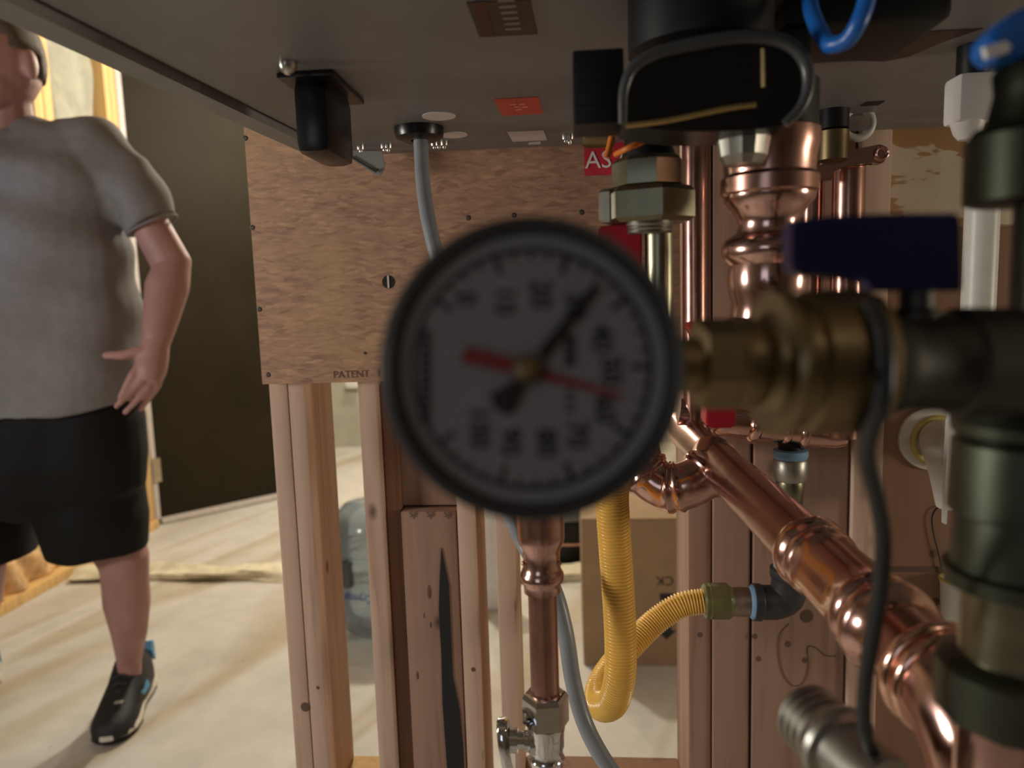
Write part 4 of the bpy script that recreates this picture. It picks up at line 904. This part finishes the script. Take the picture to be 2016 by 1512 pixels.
# shorts
bm = NB()
rings(bm, [ell(T(770), half(258, 770), .15, 36, 2.2), ell(T(830), half(274, 830), .165, 36, 2.2), ell(T(900), half(279, 900), .17, 36, 2.2), ell(T(960), half(276, 960), .16, 36, 2.2), ell(T(1000), half(240, 1000), .12, 36, 2.2)])
kl = pp(243, 1088, 1.70)
for cols in (((140, 860, .115), (172, 950, .125), (188, 1020, .122), (196, 1084, .112)), ((-110, 860, .12), (-70, 950, .13), (-45, 1020, .128), (-32, 1100, .12))):
    rings(bm, [ell(pp(u, v, 1.69), r, r * 1.02, 30, 2.1) for u, v, r in cols])
me = remesh(bm, .006, 6)
displace(me, lambda x, y, z: .004 * np.sin(x * 26 + z * 7) + .003 * np.sin(x * 47 - z * 11))
fin('shorts', me, 'shorts', man, sharp=180)
# shoes
def shoe(toe, heel, k=1.0):
    fw = (toe - heel); L = fw.length; fw.normalize(); rt = V(fw.y, -fw.x, 0); up = V(0, 0, 1)
    def loc(s, x, z): return heel + fw * (s * L) + rt * x * k + up * z * k
    outl = [(0.0, .016), (.03, .029), (.1, .036), (.22, .037), (.38, .034), (.52, .038), (.68, .046), (.8, .045), (.9, .037), (.97, .022), (1.0, .008)]
    def sole(z0, z1, k, mname, name, par):
        bm = NB(); rr = []
        for z, kk in ((z0, k * .96), (z0 + (z1 - z0) * .3, k * 1.03), (z0 + (z1 - z0) * .8, k), (z1, k * .95)):
            lift = lambda s: z0 + (z - z0) * (1 - .62 * min(1, max(0, (s - .5) / .4))) + .012 * max(0, s - .75) ** 1.2 * 4
            pts = [loc(s, w * kk, lift(s)) for s, w in outl] + [loc(s, -w * kk, lift(s)) for s, w in outl[::-1]]
            rr.append(pts)
        return obj(name, rings(bm, rr), mname, par)
    root = sole(.006, .034, 1.04, 'midsole', 'shoe', man)
    tag(root, label='black running shoe with white midsole and blue heel')
    sole(0.0, .0065, 1.0, 'gap', 'outsole', root)
    rr = []
    for s, w, h in ((.02, .018, .05), (.05, .030, .098), (.12, .036, .108), (.22, .038, .114), (.32, .039, .128), (.40, .039, .120), (.50, .039, .100), (.62, .043, .080), (.74, .0455, .064), (.85, .0435, .053), (.93, .035, .044), (.99, .021, .030)):
        ring = []
        for i in range(20):
            a = PI * i / 19; x = w * math.cos(a); x = math.copysign(abs(math.cos(a)) ** .7, math.cos(a)) * w; zb0 = .024 - .012 * min(1, max(0, (s - .5) / .4)); z = zb0 + (h - zb0) * abs(math.sin(a)) ** .75
            ring.append(loc(s, x, z + .03 * max(0, s - .75) * .5))
        rr.append(ring)
    obj('upper', rings(NB(), rr), 'shoe', root, sharp=60)
    obj('heel_tab', prism(NB(), [loc(s, -.032, z) for s, z in ((.0, .06), (.02, .112), (.07, .116), (.10, .098), (.06, .075))], rt * .064), 'shoeblue', root, label='blue heel tab')
    bm = NB()
    for q in range(5):
        s = .42 + q * .055; h = .121 - q * .0115
        tube(bm, [loc(s, -.022, h - .008), loc(s + .01, 0, h + .002), loc(s, .022, h - .008)], .0026, 8)
    obj('laces', bm, 'lace', root)
    obj('side_logo', prism(NB(), [loc(s, -.0445, z) for s, z in ((.40, .048), (.58, .052), (.64, .068), (.55, .060), (.46, .070))], rt * -.0035), 'shoeblue', root)
    obj('tongue_tag', prism(NB(), [loc(s, x, .1285) for s, x in ((.31, -.008), (.35, -.008), (.35, .006), (.31, .006))], up * .0015), 'shoeorange', root)
    obj('toe_reflector', prism(NB(), [loc(s, x, .0685) for s, x in ((.76, -.02), (.80, -.02), (.80, -.003), (.76, -.003))], up * .0015), 'shoetext', root)
    return root
shoe(flo(210, 1474), flo(284, 1346), 1.18)
shoe(V(ankR.x - .03, ankR.y - .20, 0), V(ankR.x + .01, ankR.y + .07, 0))
